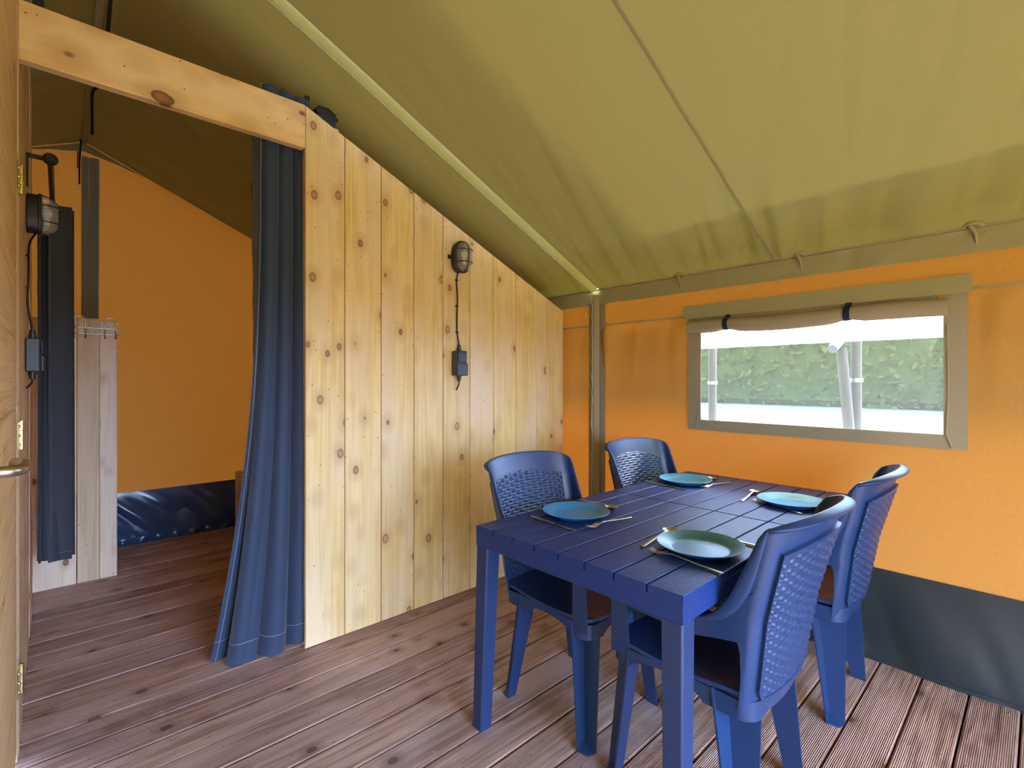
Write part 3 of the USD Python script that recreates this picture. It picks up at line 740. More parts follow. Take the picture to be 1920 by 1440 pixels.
def make_chair(label, loc, rz):
    t = thing('dining_chair', label, 'chair', loc, rz, 'blue plastic chairs around the table')
    # seat: rounded pan with slots, front lip and skirt
    sp = sbox(-0.205, -0.235, 0.205, 0.215).buffer(-0.05).buffer(0.05)
    seat = trimesh.creation.extrude_polygon(sp, 0.012)
    v, f = trimesh.remesh.subdivide_to_size(seat.vertices, seat.faces, 0.03, max_iter=10)
    seat = trimesh.Trimesh(v, f); seat.apply_translation((0, 0, 0.418))
    d = np.clip(np.hypot(seat.vertices[:, 0] / 0.21, (seat.vertices[:, 1]) / 0.22), 0, 1.2)
    seat.vertices[:, 2] += 0.012 * d ** 3 - 0.006 + 0.012 * np.clip(-seat.vertices[:, 1] - 0.10, 0, 1) - 0.02 * np.clip(seat.vertices[:, 1] - 0.17, 0, 1)
    slots = [cbox((sx - 0.045, sy - 0.0025, 0.38), (sx + 0.045, sy + 0.0025, 0.47), 0.0005) for sx in (-0.10, 0.10) for sy in (-0.15, -0.11, -0.07, -0.03)]
    try:
        seat = trimesh.boolean.difference([seat] + slots, engine='manifold')
    except Exception:
        pass
    obj('seat', seat, M['chair'], t, smooth=35)
    ring = sp.difference(sp.buffer(-0.006))
    sk = trimesh.creation.extrude_polygon(ring, 0.052); sk.apply_translation((0, 0, 0.372))
    arch = [trimesh.creation.cylinder(0.12, 1.0, sections=40) for _ in range(2)]
    arch[0].apply_transform(trimesh.transformations.rotation_matrix(PI / 2, (1, 0, 0))); arch[0].apply_scale((1.05, 1, 0.35)); arch[0].apply_translation((0, 0, 0.365))
    arch[1].apply_transform(trimesh.transformations.rotation_matrix(PI / 2, (0, 1, 0))); arch[1].apply_scale((1, 1.0, 0.35)); arch[1].apply_translation((0, 0.02, 0.365))
    obj('seat_skirt', trimesh.boolean.difference([sk] + arch, engine='manifold'), M['chair'], t, smooth=35)
    br = obj('backrest', bend(dom, -0.0025, 0.0025), M['chair'], t, smooth=40)
    fr = pan.difference(pan.buffer(-0.012))
    obj('panel_frame', bend(fr, 0.0020, 0.0135, 0.02), M['chair'], br, smooth=40)
    obj('woven_panel', weave(1), M['chair'], br, smooth=45)
    obj('woven_panel', weave(-1), M['chair'], br, smooth=45)
    # edge flange: wide rolled lip along the top, narrow down the sides into the arms
    E = [(-q, z) for q, z in upper_edge[:0:-1]] + upper_edge
    obj('edge_lip', sweep_edge(smooth_path(np.c_[np.array(E), np.zeros(len(E))], 120)[:, :2], [(-0.006, 0.0015), (-0.003, 0.0075), (0.001, 0.0085), (0.004, 0.0075), (0.0045, 0.002), (0.002, -0.0025), (-0.004, -0.0025)]), M['chair'], br, smooth=40)
    tq = np.linspace(-0.97, 0.97, 50)
    obj('top_rim', sweep_edge([(q, 0.932 - 0.036 * q * q) for q in tq], [(-0.012, 0.002), (-0.008, 0.024), (-0.003, 0.0285), (0.002, 0.0270), (0.005, 0.018), (0.0055, 0.002), (0.003, -0.003), (-0.004, -0.003)], 0.72), M['chair'], br, smooth=40)
    for sx in (-1, 1):
        # rear leg: angle section opening outward
        parts = lchannel((sx * 0.190, -0.188), (sx * 0.122, -0.128), (sx, -1), None, (0.034, 0.046), (0.088, 0.096), 0.0, 0.428)
        obj('leg', union(parts), M['chair'], t, smooth=25)
    for sx in (-1, 1):
        parts = lchannel((sx * 0.188, 0.188), (sx * 0.142, 0.142), (sx, 1), None, (0.038, 0.044), (0.066, 0.070), 0.0, 0.425)
        up = hull([(sx * 0.199, 0.140, 0.40), (sx * 0.205, 0.140, 0.40), (sx * 0.199, 0.208, 0.40), (sx * 0.205, 0.208, 0.40),
                   (sx * 0.205, 0.150, 0.590), (sx * 0.212, 0.150, 0.590), (sx * 0.205, 0.204, 0.590), (sx * 0.212, 0.204, 0.590)])
        obj('leg', union(parts + [up]), M['chair'], t, smooth=25)
    return t
chair1 = make_chair('blue plastic wicker-pattern chair nearest the camera, its back turned to it', (1.520, 0.740, 0), 0)
dup(chair1, 'blue plastic chair on the right, its back close to the orange wall and slate skirt', (2.300, 0.735, 0), 2)
dup(chair1, 'blue plastic chair in front of the plank partition, behind the left plate', (1.535, 1.255, 0), 178)
dup(chair1, 'blue plastic chair at the far corner beside the wall zip', (2.330, 1.235, 0), 174)

# ------------------------------------------------------------------ table
TX0, TX1, TZ = 1.115, 2.668, 0.741
tb = thing('dining_table', 'dark blue plastic slatted dining table set for four', 'table')
YE = [0.593, 0.694, 0.797, 0.899, 1.001, 1.103, 1.203, 1.303, 1.393]
g = 0.0032
for a, b in zip(YE[:-1], YE[1:]):
    for xa, xb in ((TX0, 1.934), (1.934, TX1)):
        x0_, x1_, y0_, y1_ = xa + (g if xa > TX0 else 0), xb - (g if xb < TX1 else 0), a + (g if a > YE[0] else 0), b - (g if b < YE[-1] else 0)
        e = 0.0018
        obj('slat', hull([(x, y, TZ - 0.022) for x in (x0_, x1_) for y in (y0_, y1_)] + [(x, y, TZ - e) for x in (x0_, x1_) for y in (y0_, y1_)]
                         + [(x, y, TZ) for x in (x0_ + e, x1_ - e) for y in (y0_ + e, y1_ - e)]), M['table'], tb)
zt, zb = TZ - 0.0221, TZ - 0.072
obj('apron', cbox((TX0, YE[0], zb), (TX0 + 0.03, YE[-1], zt), 0.0008), M['table'], tb)
obj('apron', cbox((TX1 - 0.03, YE[0], zb), (TX1, YE[-1], zt), 0.0008), M['table'], tb)
obj('apron', cbox((TX0 + 0.031, YE[0], zb), (TX1 - 0.031, YE[0] + 0.03, zt), 0.0008), M['table'], tb)
obj('apron', cbox((TX0 + 0.031, YE[-1] - 0.03, zb), (TX1 - 0.031, YE[-1], zt), 0.0008), M['table'], tb)
obj('underframe', cat([cbox((TX0 + 0.031, YE[0] + 0.031, zt - 0.012), (TX1 - 0.031, YE[-1] - 0.031, zt - 0.001), 0.002)] + [cbox((x, YE[0] + 0.031, zb + 0.01), (x + 0.02, YE[-1] - 0.031, zt - 0.013), 0.002) for x in (1.5, 1.92, 2.3)]), M['table'], tb)
for lx, ly, ox, oy in ((TX0, YE[0], 0.002, 0.002), (TX0, YE[-1] - 0.062, 0.0, 0.036), (TX1 - 0.062, YE[0], 0, 0), (TX1 - 0.062, YE[-1] - 0.062, 0.0, 0.0)):
    w = 0.062
    c = 0.005
    def ringpts(x, y, z, w):
        return [(x + a, y + b, z) for a, b in ((c, 0), (w - c, 0), (w, c), (w, w - c), (w - c, w), (c, w), (0, w - c), (0, c))]
    obj('leg', hull(ringpts(lx + ox + 0.004, ly + oy + 0.004, 0.0, w - 0.010) + ringpts(lx + 0.002, ly + 0.002, zb - 0.0015, w)), M['tleg'], tb)

# ------------------------------------------------------------------ tableware
def make_plate(label, loc):
    t = thing('plate', label, 'plate', loc, 0, 'blue plates on the table')
    prof = [(0, 0.004), (0.045, 0.004), (0.080, 0.0045), (0.090, 0.0075), (0.098, 0.0125), (0.112, 0.0185), (0.126, 0.0235), (0.1285, 0.0240), (0.1292, 0.0228), (0.126, 0.0205), (0.112, 0.0150), (0.098, 0.0085), (0.088, 0.0020), (0.080, 0.0002), (0.070, 0.0), (0, 0.0)]
    obj('dish', lathe(prof, 72), M['plate'], t, smooth=50)
    return t
pl = make_plate('blue stoneware plate at the near right setting, in front of the nearest chair', (1.457, 0.719, TZ))
dup(pl, 'blue stoneware plate at the left setting nearest the plank partition', (1.475, 1.228, TZ))
dup(pl, 'blue stoneware plate at the far end of the table, before the corner chair', (2.357, 1.242, TZ))
dup(pl, 'blue stoneware plate before the right-hand chair by the orange wall', (2.268, 0.722, TZ))

def bar_path(xs, zs, ws, th):
    """Flat bar along x with heights zs and half-widths ws; th thickness."""
    V = []
    for x, z, w, t in zip(xs, zs, ws, th):
        V.append([(x, -w, z), (x, -w * 0.6, z + t), (x, w * 0.6, z + t), (x, w, z), (x, w * 0.6, z - t * 0.3), (x, -w * 0.6, z - t * 0.3)])
    V = np.array(V)
    P = np.concatenate([V, V[:, :1]], 1)
    m = sheet(P)
    ends = [trimesh.Trimesh(V[r], [(0, a, a + 1) for a in range(1, 5)], process=False) for r in (0, -1)]
    m = cat([m] + ends); m.merge_vertices(digits_vertex=6); m.fix_normals()
    return m
def fork_mesh():
    hx = np.linspace(-0.125, 0.055, 26)
    hz = np.interp(hx, [-0.125, -0.05, 0.03, 0.055], [0.0022, 0.006, 0.012, 0.0095])
    hw = np.interp(hx, [-0.125, -0.118, -0.06, 0.02, 0.045, 0.055], [0.004, 0.0058, 0.0048, 0.0030, 0.0080, 0.0115])
    return bar_path(hx, hz, hw, np.full(26, 0.0022))
def tines_mesh():
    out = []
    for q in range(4):
        yq = -0.0096 + 0.0064 * q
        xx = np.linspace(0.054, 0.108, 10)
        zz = np.interp(xx, [0.054, 0.08, 0.108], [0.0100, 0.0035, 0.0095])
        m = bar_path(xx, zz, np.interp(xx, [0.054, 0.1, 0.108], [0.0023, 0.0018, 0.0008]), np.full(10, 0.0016)); m.apply_translation((0, yq, 0))
        out.append(m)
    return cat(out)
def spoon_handle():
    hx = np.linspace(-0.105, 0.05, 24)
    return bar_path(hx, np.interp(hx, [-0.105, -0.04, 0.03, 0.05], [0.002, 0.006, 0.011, 0.010]), np.interp(hx, [-0.105, -0.098, -0.05, 0.02, 0.05], [0.004, 0.0058, 0.0046, 0.0028, 0.0045]), np.full(24, 0.0022))
def spoon_bowl():
    a = np.linspace(0, 2 * PI, 33)
    rr = np.linspace(0, 1, 9)
    A, R = np.meshgrid(a, rr, indexing='ij')
    x = 0.072 + 0.027 * R * np.cos(A); y = 0.0185 * R * np.sin(A) * (1 - 0.12 * np.cos(A))
    z = 0.0012 + 0.0095 * R ** 2.2
    top = np.stack([x, y, z], -1)
    return thick_sheet(top, np.array([0, 0, 0.0014]))
def knife_handle():
    hx = np.linspace(-0.115, 0.005, 18)
    return bar_path(hx, np.full(18, 0.0026), np.interp(hx, [-0.115, -0.108, -0.02, 0.005], [0.004, 0.0072, 0.006, 0.0058]), np.full(18, 0.0036))
def knife_blade():
    pts = [(0.004, -0.005), (0.03, -0.0065), (0.08, -0.0085), (0.098, -0.007), (0.108, -0.001), (0.110, 0.005), (0.004, 0.006)]
    m = trimesh.creation.extrude_polygon(Polygon(pts).buffer(0.0008), 0.0016); m.apply_translation((0, 0, 0.0016))
    return m
def cutlery(kind, label, loc, rz):
    t = thing(kind, label, kind, loc, rz, f'{kind}s laid on the table')
    if kind == 'fork':
        obj('handle', fork_mesh(), M['steel'], t, smooth=50); obj('tines', tines_mesh(), M['steel'], t, smooth=50)
    elif kind == 'spoon':
        hm_, bm_ = spoon_handle(), spoon_bowl()
        for m_ in (hm_, bm_):
            m_.apply_scale((1.12, 1.25, 1.25))
        obj('handle', hm_, M['steel'], t, smooth=50); obj('bowl', bm_, M['steel'], t, smooth=60)
    else:
        obj('handle', knife_handle(), M['steel'], t, smooth=50); obj('blade', knife_blade(), M['steel'], t, smooth=30)
    return t
def between(a, b):
    """Centre and heading (towards a) of a piece whose handle end is b and tip a."""
    return ((a[0] + b[0]) / 2, (a[1] + b[1]) / 2, TZ + 0.0006), math.degrees(math.atan2(a[1] - b[1], a[0] - b[0]))
fk = cutlery('fork', 'pewter fork left of the nearest plate, at the table edge', *between((1.335, 0.822), (1.318, 0.600)))
for lab, a, b in (('pewter fork between the left plate and the near edge, lying along the table', (1.372, 1.090), (1.585, 1.068)),
                  ('pewter fork beside the far plate, lying along the table', (2.300, 1.120), (2.500, 1.085)),
                  ('pewter fork left of the plate by the right-hand chair', (2.222, 0.868), (2.132, 0.640))):
    loc, rz = between(a, b); dup(fk, lab, loc, rz)
sp_ = cutlery('spoon', 'pewter spoon above the nearest plate with its bowl raised', *between((1.560, 0.868), (1.362, 0.856)))
for lab, a, b in (('pewter spoon above the plate by the right-hand chair', (2.380, 0.905), (2.180, 0.884)),
                  ('pewter spoon on the far side of the left plate', (1.640, 1.160), (1.672, 1.360)),
                  ('pewter spoon on the far side of the plate at the table end', (2.515, 1.160), (2.530, 1.350))):
    loc, rz = between(a, b); dup(sp_, lab, loc, rz)
kn = cutlery('knife', 'pewter knife right of the nearest plate, next to the chair back', *between((1.615, 0.822), (1.612, 0.612)))
for lab, a, b in (('pewter knife left of the plate nearest the partition', (1.320, 1.100), (1.336, 1.335)),
                  ('pewter knife near the cross joint, left of the far plate', (2.200, 1.150), (2.217, 1.375)),
                  ('pewter knife on the far right of the plate by the orange wall', (2.460, 0.845), (2.462, 0.625))):
    loc, rz = between(a, b); dup(kn, lab, loc, rz)

# ------------------------------------------------------------------ wall lamps, switches and their cables
def make_lamp(label, loc, rz):
    """Oval caged bulkhead lamp: plate in the xz plane, facing -y."""
    t = thing('bulkhead_lamp', label, 'lamp', loc, rz, 'caged wall lamps')
    def oval(w, h, n=40, e=2.6):
        a = np.linspace(0, 2 * PI, n, endpoint=False)
        return np.c_[w * np.sign(np.cos(a)) * np.abs(np.cos(a)) ** (2 / e), h * np.sign(np.sin(a)) * np.abs(np.sin(a)) ** (2 / e)]
    def loft(rings):
        P = np.array([[(x, y, z) for x, z in np.vstack([o, o[:1]])] for o, y in rings])
        c0, c1 = P[0].mean(0), P[-1].mean(0)
        P = np.concatenate([np.broadcast_to(c0, P[:1].shape), P, np.broadcast_to(c1, P[:1].shape)], 0)
        m = sheet(P); m.merge_vertices(digits_vertex=6); m.update_faces(m.nondegenerate_faces()); m.fix_normals()
        return m
    bs = obj('base', loft([(oval(0.046, 0.084), -0.0005), (oval(0.049, 0.087), -0.004), (oval(0.049, 0.087), -0.040), (oval(0.046, 0.084), -0.044)]), M['black'], t, smooth=40)
    obj('rim', loft([(oval(0.053, 0.091), -0.038), (oval(0.055, 0.093), -0.040), (oval(0.055, 0.093), -0.048), (oval(0.052, 0.090), -0.050)]), M['black'], t, smooth=40)
    s = np.linspace(0, 1, 12)
    rings = [(oval(0.046 * math.cos(q * 1.38) ** 0.55, 0.083 * math.cos(q * 1.38) ** 0.55), -0.049 - 0.056 * math.sin(q * PI / 2)) for q in s]
    obj('glass', loft(rings), M['glass'], t, smooth=True)
    obj('reflector', loft([(oval(0.045, 0.082), -0.0445), (oval(0.045, 0.082), -0.0455)]), M['white_pvc'], t, smooth=40)
    bl = obj('lamp_bulb', cat([moved(trimesh.creation.icosphere(3, 0.020), (0, -0.066, 0.012)), cyl((0, -0.066, -0.005), (0, -0.066, -0.045), 0.011)]), M['white_pvc'], t, smooth=True)
    obj('bulb_holder', cat([cyl((0.012, -0.062, 0.040), (0.012, -0.062, 0.058), 0.008)]), M['filament'], bl)
    wires = []
    a = np.linspace(-1, 1, 24)
    arc = lambda w, d: [(w * math.sin(q * PI / 2) if False else w * q, -0.046 - d * (1 - abs(q) ** 3.2) ** 0.6) for q in a]
    for zq in (-0.036, 0.036):
        wq = 0.055 * (1 - (abs(zq) / 0.093) ** 2.6) ** (1 / 2.6)
        wires.append(tube([(x, y, zq) for x, y in arc(wq, 0.063)], 0.0026, 6))
    wires.append(tube([(0.0, y, x) for x, y in arc(0.091, 0.065)], 0.0026, 6))
    obj('cage', cat(wires), M['black'], t, smooth=True)
    for s_ in (-1, 1):
        obj('fixing_lug', cbox((s_ * 0.050, -0.006, -0.012), (s_ * 0.072, -0.001, 0.012), 0.002), M['black'], bs)
    return t
def make_switch(label, loc, rz):
    t = thing('switch_box', label, 'switch', loc, rz, 'surface mounted switch boxes')
    obj('housing', cat([cbox((-0.041, -0.048, -0.072), (0.041, -0.0005, 0.072), 0.005)]), M['box'], t)
    obj('rocker', cbox((-0.030, -0.056, 0.006), (0.030, -0.0485, 0.066), 0.003), M['box'], t)
    obj('socket_lid', cbox((-0.040, -0.060, -0.071), (0.040, -0.0485, -0.001), 0.004), M['box'], t)
    obj('cable_gland', cat([cyl((0, -0.022, 0.070), (0, -0.022, 0.086), 0.0135), cyl((0, -0.022, 0.086), (0, -0.022, 0.103), 0.0105), cyl((0, -0.022, 0.103), (0, -0.022, 0.110), 0.008)]), M['black'], t)
    obj('cable_gland', cat([cyl((0, -0.022, -0.070), (0, -0.022, -0.086), 0.0135), cyl((0, -0.022, -0.086), (0, -0.022, -0.103), 0.0105)]), M['black'], t)
    return t
lamp = make_lamp('black caged oval lamp on the plank partition above a cable', (1.742, YP, 1.982), 0)
sw = make_switch('charcoal switch and socket box on the plank partition', (1.738, YP, 1.362), 0)
def cable(label, pts, clips, axis, tail):
    t = thing('lamp_cable', label, 'cable')
    obj('lead', tube(smooth_path(pts, 60), 0.0042, 8), M['cable'], t, smooth=True)
    obj('tail', tube(smooth_path(tail, 20), 0.0042, 8), M['cable'], t, smooth=True)
    for c in clips:
        obj('clip', cbox(np.array(c) - [0.010 if axis == 'x' else 0.005, 0.005 if axis == 'x' else 0.010, 0.004], np.array(c) + [0.010 if axis == 'x' else 0.005, 0.005 if axis == 'x' else 0.010, 0.004], 0.002), M['cable'], t)
    return t
yc = YP - 0.010
cable('black cable clipped between the partition lamp and its switch box', [(1.732, yc - 0.012, 1.898), (1.731, yc, 1.87), (1.733, yc, 1.78), (1.732, yc, 1.66), (1.735, yc, 1.53), (1.738, yc - 0.012, 1.468)],
      [(1.732, YP - 0.006, 1.852), (1.733, YP - 0.006, 1.70), (1.734, YP - 0.006, 1.545)], 'x', [(1.738, yc - 0.012, 1.262), (1.737, yc - 0.012, 1.245), (1.730, yc - 0.010, 1.225), (1.722, yc - 0.006, 1.205)])
YL = 3.06
dup(lamp, 'black caged oval lamp on the left board wall, seen from the side', (XL, YL, 2.005), 90)
dup(sw, 'charcoal switch box on the left board wall in front of the hanging curtain', (XL, YL - 0.10, 1.372), 90)
xc = XL + 0.010
cable('black cable clipped down the left board wall from lamp to switch box', [(xc + 0.020, YL - 0.01, 1.918), (xc + 0.004, YL - 0.05, 1.87), (xc, YL - 0.09, 1.82), (xc, YL - 0.10, 1.70), (xc, YL - 0.10, 1.56), (xc + 0.006, YL - 0.10, 1.52), (xc + 0.012, YL - 0.10, 1.478)],
      [(xc - 0.004, YL - 0.09, 1.80), (xc - 0.004, YL - 0.10, 1.66)], 'y', [(xc + 0.012, YL - 0.10, 1.270), (xc + 0.010, YL - 0.10, 1.255), (xc + 0.002, YL - 0.105, 1.24), (xc - 0.004, YL - 0.13, 1.232)])

# ------------------------------------------------------------------ curtains and their rails
def pleated(top, bot, n_u=260, n_v=90, folds=4, depth_t=0.045, depth_b=0.055, over=0.55, phase=0.0, ease=1.6, ztop=2.6, zbot=0.02, seed=0):
    """Gathered cloth: top and bot are (x, y) plan polylines; folds overlap like an omega."""
    u = np.linspace(0, 1, n_u)
    v = np.linspace(0, 1, n_v)
    def along(poly):
        P = np.array(poly, float); d = np.r_[0, np.cumsum(np.hypot(*np.diff(P, axis=0).T))]; d /= d[-1]
        return np.c_[np.interp(u, d, P[:, 0]), np.interp(u, d, P[:, 1])]
    T, B = along(top), along(bot)
    out = np.zeros((n_u, n_v, 3))
    for j, w in enumerate(v):
        k = w ** ease
        C = T * (1 - k) + B * k
        tan = np.gradient(C, axis=0); tan /= np.linalg.norm(tan, axis=1, keepdims=True)
        nor = np.c_[tan[:, 1], -tan[:, 0]]
        th = 2 * PI * folds * (u + 0.035 * (fb(u * 5, w * 0.9, seed, 2, seed)) * 2) + phase
        dp = depth_t * (1 - k) + depth_b * k
        a = dp * (2.6 * np.sqrt(np.abs(np.cos(th / 2))) - 1.6) * (1 + 0.6 * fb(u * 3, w * 1.5, seed + 1, 2, seed))
        s = over * dp * np.sin(th)
        out[:, j, :2] = C + nor * a[:, None] + tan * s[:, None]
        zb = np.interp(u, np.linspace(0, 1, len(np.atleast_1d(zbot))), np.atleast_1d(zbot))
        out[:, j, 2] = ztop + (zb - ztop) * w
    return out
cu = thing('doorway_curtain', 'slate blue curtain drawn aside in the doorway, its hem flaring onto the floor', 'curtain')
P = pleated([(0.665, 2.475), (0.890, 2.475)], [(0.550, 2.560), (0.640, 2.44), (0.895, 2.475)], folds=3.2, depth_t=0.072, depth_b=0.080, over=0.22, phase=0.6, ease=3.2, ztop=2.615, zbot=[0.012, 0.016, 0.008, 0.03], seed=3)
ccl = obj('cloth', sheet(P), M['curtain'], cu, smooth=True)
hemrow = P[:, -4] + np.array([0, -0.0012, 0])
obj('hem_stitching', tube(hemrow, 0.0012, 4), M['thread'], ccl)
side = P[7, :] + np.array([0, -0.0015, 0])
obj('side_stitching', tube(side, 0.0012, 4), M['thread'], ccl)
for xa, xb, za in ((0.722, 0.772, 2.640), (0.782, 0.800, 2.640), (0.806, 0.838, 2.632), (0.66, 0.685, 2.585)):
    obj('heading_tab', cprism([(xa, 2.50), (xb, 2.50), (xb, za - 0.022), (xa + 0.008, za), (xa, za - 0.006)], 2.430, 2.442, 'y', 0.002), M['curtain_dark'], cu)

rail = thing('curtain_rail', 'black curtain rail with end bracket fixed behind the header beam', 'curtain rail')
obj('rail', cyl((-0.06, 2.46, 2.592), (1.06, 2.46, 2.592), 0.009, 12), M['black'], rail, smooth=40)
obj('end_bracket', cat([cprism([(0.945, 2.535), (1.030, 2.500), (1.040, 2.600), (1.000, 2.622), (0.965, 2.618), (0.940, 2.590)], 2.425, 2.452, 'y', 0.003), cyl((0.90, 2.44, 2.60), (0.90, 2.44, 2.645), 0.012, 8), cyl((0.955, 2.418, 2.594), (0.955, 2.452, 2.594), 0.020, 18)]), M['black'], rail, smooth=30)
obj('end_bracket', cbox((-0.06, 2.43, 2.55), (-0.03, 2.46, 2.64), 0.003), M['black'], rail)
obj('mounting_cleat', cbox((0.865, 2.42, 2.45), (1.05, 2.44, 2.53), 0.002), M['pine_edge'], rail)

lc = thing('side_curtain', 'charcoal curtain hanging in narrow folds in front of the low board divider', 'curtain')
P = pleated([(-0.088, 3.72), (0.066, 3.84)], [(-0.086, 3.66), (0.062, 3.78)], folds=2, depth_t=0.022, depth_b=0.026, over=0.2, phase=0.4, ztop=2.245, zbot=[0.285, 0.27], seed=8, n_u=140)
lcl = obj('cloth', sheet(P), M['curtain_dark'], lc, smooth=True)
P2 = np.array(P[70:, :]) + np.array([0.006, -0.03, 0.0])
obj('front_fold', thick_sheet(np.stack([np.linspace(-0.030, 0.068, 14)[:, None] + 0 * np.linspace(0, 1, 60)[None], 3.70 + 0.012 * np.sin(np.linspace(0, 3, 14))[:, None] + 0.01 * fb(np.linspace(0, 6, 60), 0, 0, 2, 3)[None], np.linspace(2.23, 0.262, 60)[None] + 0.0 * np.linspace(0, 1, 14)[:, None]], -1), np.array([0, 0.003, 0])), M['curtain_dark'], lc, smooth=50)
obj('hem_stitching', cat([tube([(-0.028, 3.695, 0.31), (0.066, 3.699, 0.31)], 0.0008, 4), tube([(-0.016, 3.695, 0.27), (-0.020, 3.697, 1.2), (-0.024, 3.697, 2.2)], 0.0006, 4)]), M['thread'], lcl)
rod = thing('curtain_rod', 'black curtain rod on an angled wall bracket above the left lamp', 'curtain rod')
obj('rod', cyl((-0.016, 2.93, 2.222), (-0.010, 3.95, 2.222), 0.011, 14), M['black'], rod, smooth=40)
obj('finial', cat([moved(trimesh.creation.icosphere(3, 0.026), (-0.016, 2.93, 2.222)), cyl((-0.016, 2.90, 2.222), (-0.016, 2.94, 2.222), 0.015)]), M['black'], rod, smooth=40)
obj('wall_bracket', cat([cbox((XL + 0.002, 2.97, 2.10), (XL + 0.010, 2.99, 2.245), 0.002), cbox((XL + 0.002, 2.972, 2.228), (-0.016, 2.988, 2.245), 0.002)]), M['black'], rod)

# hooks over the divider
hk = thing('hook_rack', 'chrome wire hook rack hung over the top of the low board divider', 'hook rack')
yh = 4.075
for zz_ in (1.592, 1.555):
    obj('rail_wire', tube(smooth_path([(0.086, yh - 0.006, zz_), (0.19, yh - 0.007, zz_), (0.300, yh - 0.007, zz_)], 16), 0.0032, 8), M['chrome'], hk, smooth=True)
a = np.linspace(-PI / 2, PI / 2, 14)
obj('end_loop', tube([(0.300 + 0.0185 * math.cos(t), yh - 0.007, 1.5735 + 0.0185 * math.sin(t)) for t in a], 0.0032, 8), M['chrome'], hk, smooth=True)
for xc_ in (0.110, 0.258):
    pts = [(xc_ - 0.027, yh - 0.020, 1.530), (xc_ - 0.027, yh - 0.012, 1.560), (xc_ - 0.027, yh - 0.011, 1.625)]
    pts += [(xc_ - 0.027 * math.cos(t), yh - 0.011, 1.636 + 0.026 * math.sin(t)) for t in np.linspace(0.1, PI - 0.1, 10)]
    pts += [(xc_ + 0.027, yh - 0.011, 1.625), (xc_ + 0.027, yh - 0.012, 1.560), (xc_ + 0.027, yh - 0.020, 1.530)]
    hkp = obj('hook', tube(smooth_path(pts, 50), 0.0036, 8), M['chrome'], hk, smooth=True)
    for s in (-1, 1):
        obj('hook_tip', moved(trimesh.creation.icosphere(2, 0.006), (xc_ + s * 0.027, yh - 0.021, 1.530)), M['chrome'], hkp, smooth=True)

# bed in the sleeping space
bed = thing('bed_frame', 'pine bed frame with square post, half hidden behind the doorway curtain', 'bed', (0, 0, 0))
for bx, by in ((1.095, 4.50), (1.095, 3.72), (2.55, 4.50), (2.55, 3.72)):
    obj('post', cbox((bx, by, 0), (bx + 0.07, by + 0.07, 0.505), 0.004), M['pine_edge'], bed)
for by in (4.51, 3.73):
    obj('rail', cbox((1.166, by, 0.30), (2.549, by + 0.035, 0.49), 0.003), M['pine_beam'], bed)
for bx in (1.105, 2.57):
    obj('end_rail', cbox((bx, 3.791, 0.30), (bx + 0.03, 4.499, 0.49), 0.003), M['pine_door'], bed)
obj('mattress', cbox((1.14, 3.77, 0.36), (2.565, 4.505, 0.47), 0.02), M['mattress'], bed)

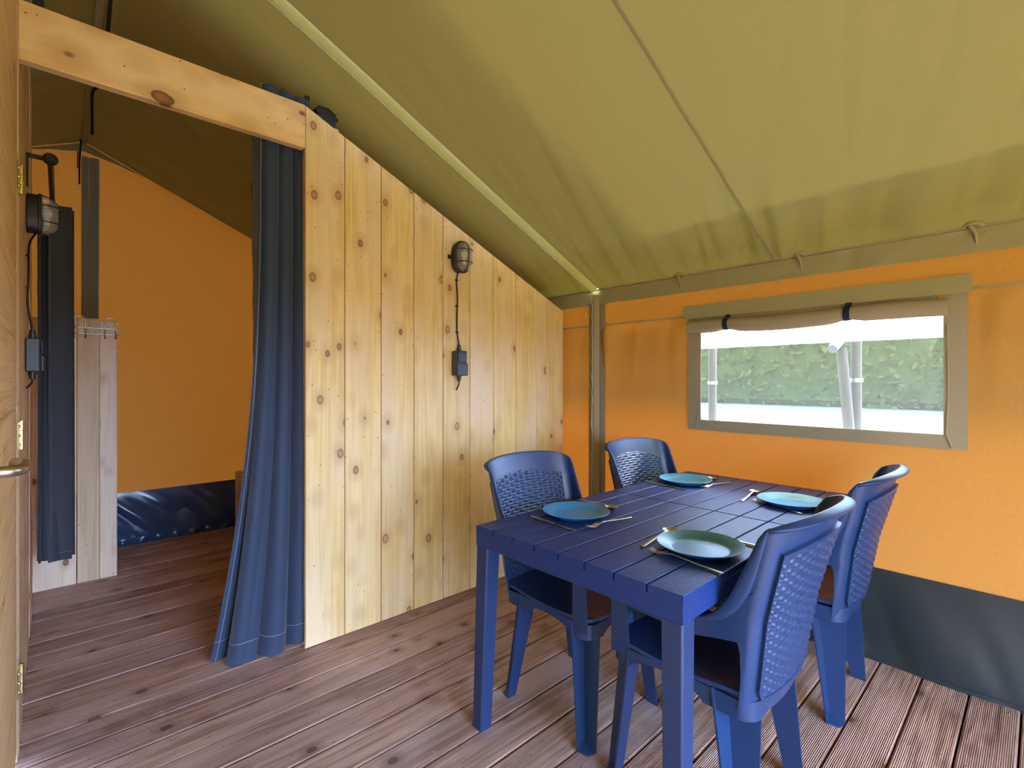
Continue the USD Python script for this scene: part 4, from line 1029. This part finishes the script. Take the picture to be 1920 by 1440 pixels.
# ------------------------------------------------------------------ outside, seen through the mesh window
ground = thing('ground', 'pale sunlit lawn outside the mesh window', kind='structure')
X, Y = np.meshgrid(np.linspace(-60, 60, 40), np.linspace(-60, 60, 40), indexing='ij')
obj('lawn', sheet(np.stack([X, Y, np.full_like(X, -0.10)], -1)), M['grass'], ground, smooth=True)
hd = thing('hedge', 'green clipped hedge seen through the mesh window', 'hedge', (0, 0, 0))
N = 16000
c = np.c_[rng.uniform(28.0, 30.0, N), rng.uniform(-4, 42, N), -0.1 + 6.0 * rng.beta(1.0, 1.0, N)]
nrm = rng.normal(size=(N, 3)); nrm /= np.linalg.norm(nrm, axis=1, keepdims=True)
ta = np.cross(nrm, rng.normal(size=(N, 3))); ta /= np.linalg.norm(ta, axis=1, keepdims=True); tb_ = np.cross(nrm, ta)
s = rng.uniform(0.12, 0.28, (N, 1))
V = np.stack([c - ta * s, c - tb_ * s * 0.5, c + ta * s, c + tb_ * s * 0.5], 1).reshape(-1, 3)
q = np.arange(N)[:, None] * 4
obj('foliage', trimesh.Trimesh(V, np.vstack([q + [0, 1, 2], q + [0, 2, 3]]), process=False), M['leaf'], hd, smooth=False).SetCustomDataByKey('kind', 'stuff')
core = cbox((28.6, -4, -0.1), (29.6, 42, 5.4), 0.3)
obj('core', core, M['leaf'], hd)
def pole(label, p0, p1, clamp=None, r=0.036):
    t = thing('awning_pole', label, 'pole')
    obj('shaft', cyl(p0, p1, r, 16), M['pole'], t, smooth=40)
    if clamp:
        z = clamp; f = (z - p0[2]) / (p1[2] - p0[2]); c = np.array(p0) + f * (np.array(p1) - np.array(p0))
        obj('clamp', cyl(c - [0, 0, 0.015], c + [0, 0, 0.015], r + 0.008, 16), M['satin'], t, smooth=40)
    return t
pole('upright wooden pole with a clamp, outside in the middle of the mesh window', (4.4, 0.955, -0.1), (4.4, 0.955, 2.3), 1.262)
pole('leaning wooden pole crossing beside the middle upright outside the window', (4.31, 0.900, -0.1), (4.31, 1.028, 1.50))
pole('upright wooden pole with a clamp, outside at the left edge of the window', (4.4, 2.055, -0.1), (4.4, 2.055, 2.3), 1.237)
pole('leaning wooden pole at the far left edge outside the window', (4.30, 2.04, -0.1), (4.30, 2.24, 1.75))
pv = thing('awning_tube', 'short white tube end resting on the leaning pole outside the window', 'tube')
obj('tube', cyl((4.34, 1.025, 1.585), (4.16, 1.05, 1.490), 0.034, 20), M['grey_pvc'], pv, smooth=40)
fl = thing('awning_flap', 'white awning edge hanging outside across the top of the window', 'awning')
Y, Z = np.meshgrid(np.linspace(-0.6, 2.3, 60), np.linspace(1.474, 1.695, 12), indexing='ij')
obj('cloth', sheet(np.stack([3.2 + 0.012 * fb(Y * 4, Z * 2, 0, 2, 4), Y, Z + 0.004 * fb(Y * 9, 0, 0, 2, 5)], -1)), M['white_canvas'], fl, smooth=True)
